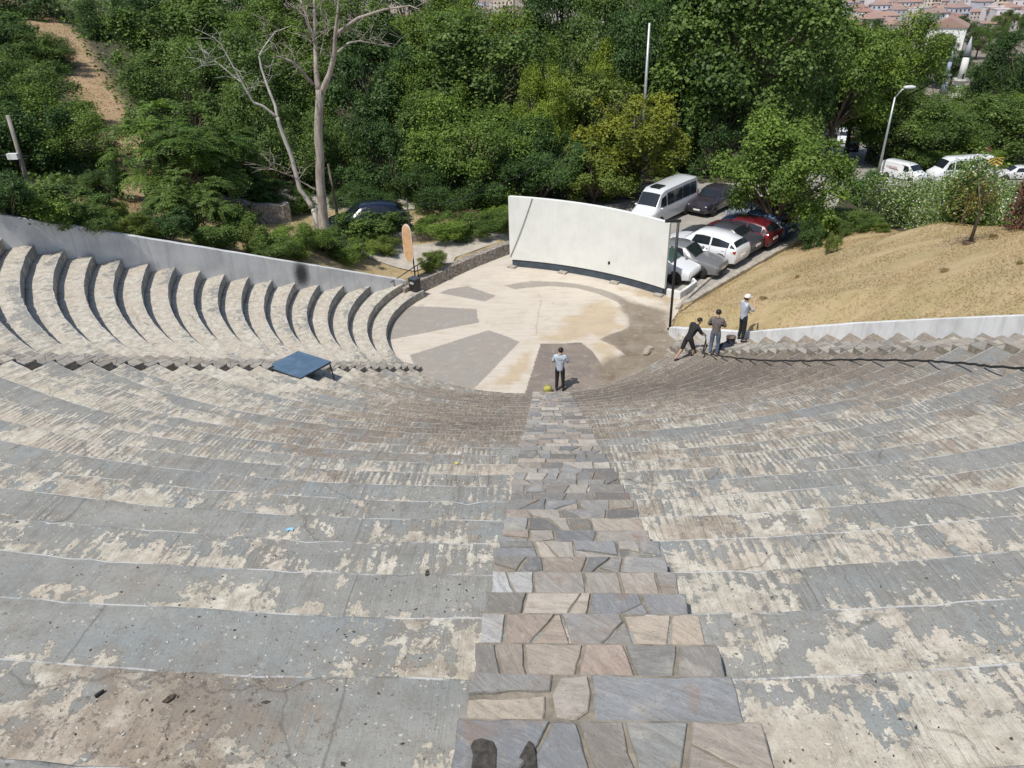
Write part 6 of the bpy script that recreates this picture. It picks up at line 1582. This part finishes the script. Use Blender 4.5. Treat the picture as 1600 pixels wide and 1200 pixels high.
while _n < 5:
    x, y = _r.uniform(7, 15), _r.uniform(17, 34)
    if not inside(x, y, LAWN) or inside(x, y, WR_poly): continue
    _n += 1; o = empty('weed_tuft', (x, y, tz(x, y) - .02), _r.uniform(0, 6), 'small dry tuft of weeds among the straw grass of the sloping lawn', 'plant', 'weed tufts on the lawn'); sz = _r.uniform(.10, .24); o.scale = (sz, sz, sz * .9)
    a = link('foliage', SHR['spiky'][_n % 2][0], (), o); a.material_slots[0].link = 'OBJECT'; a.material_slots[0].material = m_leafdry; a.color = _r.choice(((.75, .8, .6, 1), (.6, .62, .5, 1), (.9, .9, .8, 1)))
# flowering hedge along the top of the lawn
def hedge_of(pts, hgt, dep, n, tint, label, name, flowers, cat, seed, ll=.14, lw=.085, fl=.10):
    rng = np.random.default_rng(seed); P = np.array(pts); seg = np.linalg.norm(np.diff(P, axis=0), axis=1); cum = np.r_[0, np.cumsum(seg)]
    s = rng.random(n) * cum[-1]; k = np.clip(np.searchsorted(cum, s) - 1, 0, len(seg) - 1); t = (s - cum[k]) / seg[k]
    ctr = P[k] + (P[k + 1] - P[k]) * t[:, None]; dr = (P[k + 1] - P[k]) / seg[k][:, None]; nr = np.stack([-dr[:, 1], dr[:, 0]], -1)
    lump = 1 + .16 * np.sin(s * 2.1) + .10 * np.sin(s * 5.3 + 1)
    a = rng.uniform(-.15, np.pi + .15, n); f = rng.random(n) ** .3 * lump; f = np.where(rng.random(n) < .07, f * 1.15, f)
    off = np.cos(a) * f * dep; hz = np.maximum(.02, np.sin(a)) ** .7 * f * hgt
    xy = ctr + nr * off[:, None]; z0 = terr(xy[:, 0], xy[:, 1])
    C = np.column_stack([xy, z0 + hz]); out = np.column_stack([nr * np.cos(a)[:, None], np.sin(a)])
    Nn = unit(out + rng.normal(size=(n, 3)) * .6); T = unit(np.cross(Nn, rng.normal(size=(n, 3))))
    V, F = leaf_quads(C, Nn, T, ll * rng.uniform(.7, 1.3, n), lw * rng.uniform(.7, 1.3, n), rng)
    root = empty(name, (float(P[0, 0]), float(P[0, 1]), tz(*P[0])), 0, label, cat); V = V - np.array(root.location)
    cm = arr_mesh('foliage', V, F); vattr(cm, 'lv', np.repeat(np.stack([rng.random(n)] * 3, -1), 4, 0)); a_ = link('foliage', cm, m_leaf, root); a_.color = TINT[tint]
    if flowers:
        pk = rng.choice(n, flowers); Cf = C[pk] + out[pk] * .06 - np.array(root.location)
        Nf = unit(out[pk] + rng.normal(size=(flowers, 3)) * .5); Tf = unit(np.cross(Nf, rng.normal(size=(flowers, 3))))
        V1, F1 = leaf_quads(Cf, Nf, Tf, fl * rng.uniform(.7, 1.3, flowers), fl * rng.uniform(.8, 1.2, flowers), rng)
        V2, F2 = leaf_quads(Cf + Nf * .01, Nf, np.cross(Nf, Tf), fl * rng.uniform(.7, 1.3, flowers), fl * rng.uniform(.8, 1.2, flowers), rng)
        fm = arr_mesh('blossom_glint', np.concatenate([V1, V2]), np.concatenate([F1, F2 + len(V1)])); fo = link('blossom_glint', fm, m_blossom_glint, root); tag(fo, None, None, None, 'stuff')
    mb = MB(); r = random.Random(seed)
    for q in range(int(cum[-1] / .8)):
        ss = (q + .5) * .8; kk = min(int(np.searchsorted(cum, ss) - 1), len(seg) - 1); tt = (ss - cum[kk]) / seg[kk]; x, y = P[kk] + (P[kk + 1] - P[kk]) * tt; z = tz(x, y)
        for w_ in range(3): mb.tube([Vector((x, y, z - .1)) - root.location, Vector((x + r.uniform(-.3, .3), y + r.uniform(-.3, .3), z + hgt * .7)) - root.location], [.02, .008], 5, 0, False)
    mb.build('stem', m_bark, root)
    return root
HG = [ground_hit(q, 15).xy for q in ((1338, 352), (1420, 347), (1480, 349), (1540, 350), (1620, 352), (1720, 354))]
HG = [(p.x + .75, p.y + .25) for p in HG]
TINT['pale'] = (1.9, 1.75, 1.7, 1)
hedge_of(HG, 2.6, 1.0, 95000, 'pale', 'long green hedge with white blossoms and painted leaf glints atop the dry lawn', 'flowering_hedge', 15000, 'hedge', 61, fl=.07)
TINT['plum'] = (1.9, .62, 1.5, 1)
B_ = [ground_hit(q, 15).xy for q in ((1588, 356), (1630, 358), (1690, 360))]
hedge_of([(p.x + .3, p.y + .1) for p in B_], 1.95, .6, 7000, 'plum', 'burgundy-leaved shrub at the right end of the flowering hedge', 'burgundy_shrub', 0, 'shrub', 63)
TINT['magenta'] = (6.0, .4, 5.5, 1)
q = aty((1541, 254), 90)
b = empty('bougainvillea', (q.x, 90, q.z - 3.2), 0, 'small purple flowering shrub behind the chevron van', 'shrub'); b.scale = (1.2, 1.2, 4.2)
a = link('foliage', SHR['bush'][0][0], (), b); a.color = TINT['magenta']; link('stem', SHR['bush'][0][1], (), b)
# young tree on the lawn
q0 = ground_hit((1515, 380), 15); YS = q0.y; zb_ = tz(q0.x, YS); t0 = aty((1529, 282), YS)
sap = empty('sapling', (q0.x, YS, zb_), 0, 'young tree with a dark stem and sparse reddish leaves standing on the dry lawn', 'tree')
MB().tube([(0, 0, -.1), (.05, 0, 1.1), (t0.x - q0.x, 0, t0.z - zb_)], [.06, .045, .015], 8).build('trunk', m_bark, sap)
V, F, lv, cen, rad = crown_data(71, 700, .10, .05, nclump=16, cr=(.3, .5)); H_ = t0.z - zb_
cm = arr_mesh('crown', V * np.array((.75, .75, .9)) + np.array((t0.x - q0.x, 0, H_ - .75)), F); vattr(cm, 'lv', lv); a = link('crown', cm, m_leaf, sap); a.color = (1.7, .95, .8, 1)
mb = MB(); r = random.Random(5)
for k in range(9):
    z = 1.0 + k * .18; an = r.uniform(0, 6.3); mb.tube([(.05 + (t0.x - q0.x - .05) * (z - 1.1) / max(H_ - 1.1, .1), 0, z), (.05 + .45 * math.cos(an), .45 * math.sin(an), z + .45)], [.02, .006], 5)
mb.build('branch', m_bark, sap)
MB().lathe((0, 0, -.02), [(.22, 0), (.20, .06), (.05, .08)], 12).build('root_collar', simple('dark_soil', (.09, .06, .04), .95), sap)

# dead trees, branch by branch as they stand
def px_tube(mb, line, y, dy=0.0):
    P = []; Rr = []
    n = len(line)
    for k, (x, yy, r) in enumerate(line):
        P.append(aty((x, yy), y + dy * k / max(1, n - 1))); Rr.append(r * .70)
    # subdivide with a little waver
    Q = []; S = []
    for k in range(len(P) - 1):
        for s in range(4):
            t = s / 4; v = P[k].lerp(P[k + 1], t); w_ = Rr[k] * .5; Q.append(v + Vector((mnoise.noise(v * .9), mnoise.noise(v * .9 + Vector((5, 0, 0))), 0)) * w_); S.append(Rr[k] + (Rr[k + 1] - Rr[k]) * t)
    Q.append(P[-1]); S.append(Rr[-1]); mb.tube(Q, S, 9)
    return Q
def twigs(mb, Q, n, r, L):
    for k in range(n):
        p = Q[r.randrange(len(Q) // 3, len(Q))]; d = Vector((r.gauss(0, 1), r.gauss(0, 1), r.gauss(.6, .7))).normalized(); e = p + d * L * r.uniform(.4, 1.2); m_ = p.lerp(e, .5) + Vector((r.gauss(0, .1), r.gauss(0, .1), .08))
        mb.tube([p, m_, e], [.016, .010, .004], 5)
        for q in range(2): e2 = m_ + Vector((r.gauss(0, 1), r.gauss(0, 1), r.gauss(.4, .6))).normalized() * L * .45; mb.tube([m_, e2], [.011, .004], 4)
def dead(base, y, trunk, branches, label, mat, seed):
    b = aty(base, y); zb = tz(b.x, y); root = empty('dead_tree', (b.x, y, zb), 0, label, 'tree'); r = random.Random(seed)
    mb = MB(); mb.tube([Vector((b.x, y, zb - .3)), aty(trunk[0][:2], y)], [trunk[0][2] * .98, trunk[0][2] * .70], 10); Q = px_tube(mb, trunk, y)
    mb.v = [tuple(Vector(v) - root.location) for v in mb.v]; mb.build('trunk', mat, root)
    for br, dy in branches:
        mb = MB(); Q = px_tube(mb, br, y, dy); twigs(mb, Q, 11, r, 1.25)
        mb.v = [tuple(Vector(v) - root.location) for v in mb.v]; mb.build('branch', mat, root)
    return root
Y0 = 35.3
dead((508, 372), Y0, [(507, 366, .40), (504, 320, .33), (500, 270, .30), (497, 220, .28), (499, 170, .27), (499, 140, .27)],
     [([(497, 142, .20), (495, 105, .16), (493, 75, .13), (492, 40, .10), (491, -6, .07)], 1.0), ([(502, 145, .20), (515, 115, .17), (522, 85, .15), (524, 52, .12), (528, 15, .07), (531, -12, .05)], -.8),
      ([(524, 55, .13), (540, 42, .11), (560, 28, .09), (600, 15, .07), (640, 9, .045), (656, 15, .02)], -1.5), ([(489, 132, .13), (470, 108, .10), (455, 96, .07), (432, 87, .03)], -1.2),
      ([(493, 66, .08), (480, 30, .055), (468, -6, .03)], 1.5), ([(494, 72, .07), (476, 25, .045), (448, 4, .02)], -.6), ([(527, 82, .08), (545, 67, .06), (562, 64, .045), (590, 69, .03), (614, 74, .015)], 1.2),
      ([(500, 88, .05), (506, 60, .03), (511, 20, .015)], -.4), ([(499, 300, .06), (455, 275, .04), (420, 262, .015)], -.8)],
     'tall bare dead tree with a split brown trunk and pale broken limbs', m_deadbark, 3)
dead((492, 332), 36.2, [(490, 325, .19), (468, 295, .165), (456, 248, .15), (441, 207, .135), (433, 183, .125)],
     [([(433, 185, .11), (430, 165, .10), (420, 140, .085), (408, 105, .07), (405, 88, .06), (412, 74, .05), (430, 50, .035), (456, 40, .015)], .8),
      ([(432, 183, .10), (411, 166, .09), (396, 160, .085), (380, 132, .07), (360, 96, .05), (346, 70, .035), (331, 56, .015)], -.8), ([(379, 130, .05), (360, 115, .035), (336, 95, .02), (320, 100, .01)], .6)],
     'slimmer bleached leaning dead tree left of the tall dead one', m_whitebark, 9)
# thin bare post-like trunk with lamp beside the blue car
tp = aty((530, 352), 38.4); zb_ = tz(tp.x, 38.4); root = empty('bare_trunk', (tp.x, 38.4, zb_), 0, 'thin bare dark trunk standing just right of the dead tree', 'trunk'); MB().tube([(0, 0, -.1), (-.05, 0, 1.6), (-.12, 0, 3.4)], [.10, .08, .05], 8).build('trunk', m_bark, root)

# ------------------------------------------------------------------ town beyond the trees
wallc = [simple('house_wall_%d' % k, c, .9, var=.12, scale=.4) for k, c in enumerate(((.60, .56, .52), (.52, .46, .44), (.64, .60, .60), (.50, .50, .54), (.58, .50, .42)))]  # walls lightened in colour to suggest distance haze
roofc = [mat_wave('roof_tiles_%d' % k, c, tuple(x * .7 for x in c), 1.2, 'Y') for k, c in enumerate(((.34, .19, .15), (.38, .25, .20), (.34, .24, .21), (.29, .16, .13)))]  # tile reds shifted towards pale pink, haze put into the colour
flatc = simple('flat_roof', (.52, .47, .46), .95, var=.2, scale=.3)
m_win = simple('window_dark', (.04, .045, .055), .25)
HP_ = {}
def house_proto(key, w_, d_, h_, roof, wm, rm, nwin, storeys):
    root = empty('town_house', (0, 0, 0), 0)
    MB().box((0, 0, h_ / 2 - 2), (w_, d_, h_ + 4)).build('wall', wm, root)
    mb = MB()
    if roof == 'hip':
        e = .5; rh = w_ * .18; vs = [(-w_ / 2 - e, -d_ / 2 - e, h_ + .003), (w_ / 2 + e, -d_ / 2 - e, h_ + .003), (w_ / 2 + e, d_ / 2 + e, h_ + .003), (-w_ / 2 - e, d_ / 2 + e, h_ + .003), (-w_ / 2 + d_ * .4, 0, h_ + rh), (w_ / 2 - d_ * .4, 0, h_ + rh)]
        mb.add(vs, [(0, 1, 5, 4), (2, 3, 4, 5), (1, 2, 5), (3, 0, 4), (3, 2, 1, 0)])
    elif roof == 'gable':
        e = .5; rh = d_ * .26; vs = [(-w_ / 2 - e, -d_ / 2 - e, h_ + .003), (w_ / 2 + e, -d_ / 2 - e, h_ + .003), (w_ / 2 + e, d_ / 2 + e, h_ + .003), (-w_ / 2 - e, d_ / 2 + e, h_ + .003), (-w_ / 2 - e, 0, h_ + rh), (w_ / 2 + e, 0, h_ + rh)]
        mb.add(vs, [(0, 1, 5, 4), (2, 3, 4, 5), (1, 2, 5), (3, 0, 4), (3, 2, 1, 0)])
    else:
        mb.box((0, 0, h_ + .25), (w_ + .3, d_ + .3, .5)); mb.box((w_ * .2, 0, h_ + 1.3), (w_ * .25, d_ * .3, 1.8))
    ro = mb.build('roof', rm, root)
    MB().box((w_ * .25, d_ * .12, h_ + (w_ * .14 if roof != 'flat' else 1.0)), (.7, .7, 1.8)).build('chimney', wm, ro)
    for s in range(storeys):
        for k in range(nwin):
            x = -w_ / 2 + (k + .5) * w_ / nwin; z = 1.6 + s * 3.0
            MB().box((x, -d_ / 2 - .02, z), (1.2, .10, 1.4)).build('window', m_win, root)
    for s in range(storeys):
        for k in range(2): MB().box((-w_ / 2 - .02, -d_ / 4 + k * d_ / 2, 1.6 + s * 3.0), (.10, 1.1, 1.4)).build('window', m_win, root)
    if storeys > 2:
        for s in range(1, storeys): MB().box((w_ * .18, -d_ / 2 - .6, s * 3.0 + .2), (w_ * .4, 1.2, .9)).build('balcony', wm, root)
    return root
KINDS = [('hip', 0, 12, 10, 6.5, 4, 2), ('gable', 1, 11, 9, 6.5, 3, 2), ('flat', None, 13, 11, 9.5, 4, 3), ('hip', 2, 14, 11, 9.5, 4, 3), ('flat', None, 16, 12, 15.5, 5, 5), ('gable', 3, 10, 8, 4, 3, 1), ('hip', 1, 13, 10, 6.5, 4, 2)]
LAB = ['distant house with a dark red hipped roof in the town beyond the trees', 'distant house with a light red gabled roof in the town beyond the trees', 'distant flat-roofed house of three storeys in the town beyond the trees', 'distant three-storey house with a brownish hipped roof in the town beyond the trees', 'distant tall flat-roofed apartment block in the town beyond the trees', 'distant low cottage with a deep red gabled roof in the town beyond the trees', 'distant house with an orange-red hipped roof in the town beyond the trees']
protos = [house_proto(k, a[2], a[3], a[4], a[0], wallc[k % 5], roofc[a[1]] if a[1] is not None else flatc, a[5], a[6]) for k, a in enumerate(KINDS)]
used_ = [False] * len(protos); r = random.Random(17)
spots = []
def town(x0, x1, y0, y1, n, sp):
    t = 0
    while n > 0 and t < 4000:
        t += 1; y = r.uniform(y0, y1); px = r.uniform(x0, x1); P = aty((px, 60), y); x = P.x
        if any((x - a) ** 2 + (y - b) ** 2 < sp ** 2 for a, b in spots): continue
        spots.append((x, y)); n -= 1
town(1235, 1640, 390, 540, 70, 11.5); town(1220, 1640, 540, 1100, 190, 14); town(690, 840, 360, 1000, 60, 13); town(560, 1240, 380, 700, 20, 26)
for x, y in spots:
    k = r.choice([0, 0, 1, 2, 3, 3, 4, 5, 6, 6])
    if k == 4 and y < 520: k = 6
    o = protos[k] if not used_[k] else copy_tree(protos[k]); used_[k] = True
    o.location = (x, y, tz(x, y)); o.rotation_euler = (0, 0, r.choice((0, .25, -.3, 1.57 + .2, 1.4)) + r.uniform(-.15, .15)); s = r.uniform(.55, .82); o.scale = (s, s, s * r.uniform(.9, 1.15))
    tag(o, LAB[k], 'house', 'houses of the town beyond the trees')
q = aty((1483, 40), 300); o = house_proto('w', 17, 12, 9, 'gable', simple('bright_white_wall', (.74, .74, .72), .9), roofc[1], 3, 2); o.name = 'white_house'; o.location = (q.x, 300, q.z - 9); o.rotation_euler = (0, 0, R_(62)); tag(o, 'large white gable-ended house just above the two minarets', 'house')
for k, (px, yy) in enumerate(((1420, 200), (1560, 190), (1500, 225), (1600, 215), (1460, 235), (1380, 240), (1310, 230), (1240, 200), (1340, 290), (1400, 300), (1450, 310), (1530, 290), (1580, 300), (1620, 320), (1470, 270), (1545, 330), (1500, 350), (1600, 360), (1440, 355), (1560, 380), (1360, 340), (1480, 385), (700, 200), (780, 210), (830, 190), (640, 190))):
    P = aty((px, 70), yy); zb = tz(P.x, yy); o = empty('broadleaf_tree', (P.x, yy, zb), k * 1.3, ['distant rounded town tree among the roofs, dark green', 'distant rounded town tree among the roofs, mid green'][k % 2], 'tree', 'trees among the town houses')
    cm, tm = PROTO['broad'][k % 3]; o.scale = (14 if k < 8 else 12, 14 if k < 8 else 12, 9 + (k % 3)); a = link('crown', cm, (), o); a.color = TINT['dark' if k % 2 == 0 else 'mid']; link('trunk', tm, (), o)
for o in list(bpy.data.objects):
    if o.type == 'MESH' and o.users_collection == (): bpy.data.objects.remove(o)
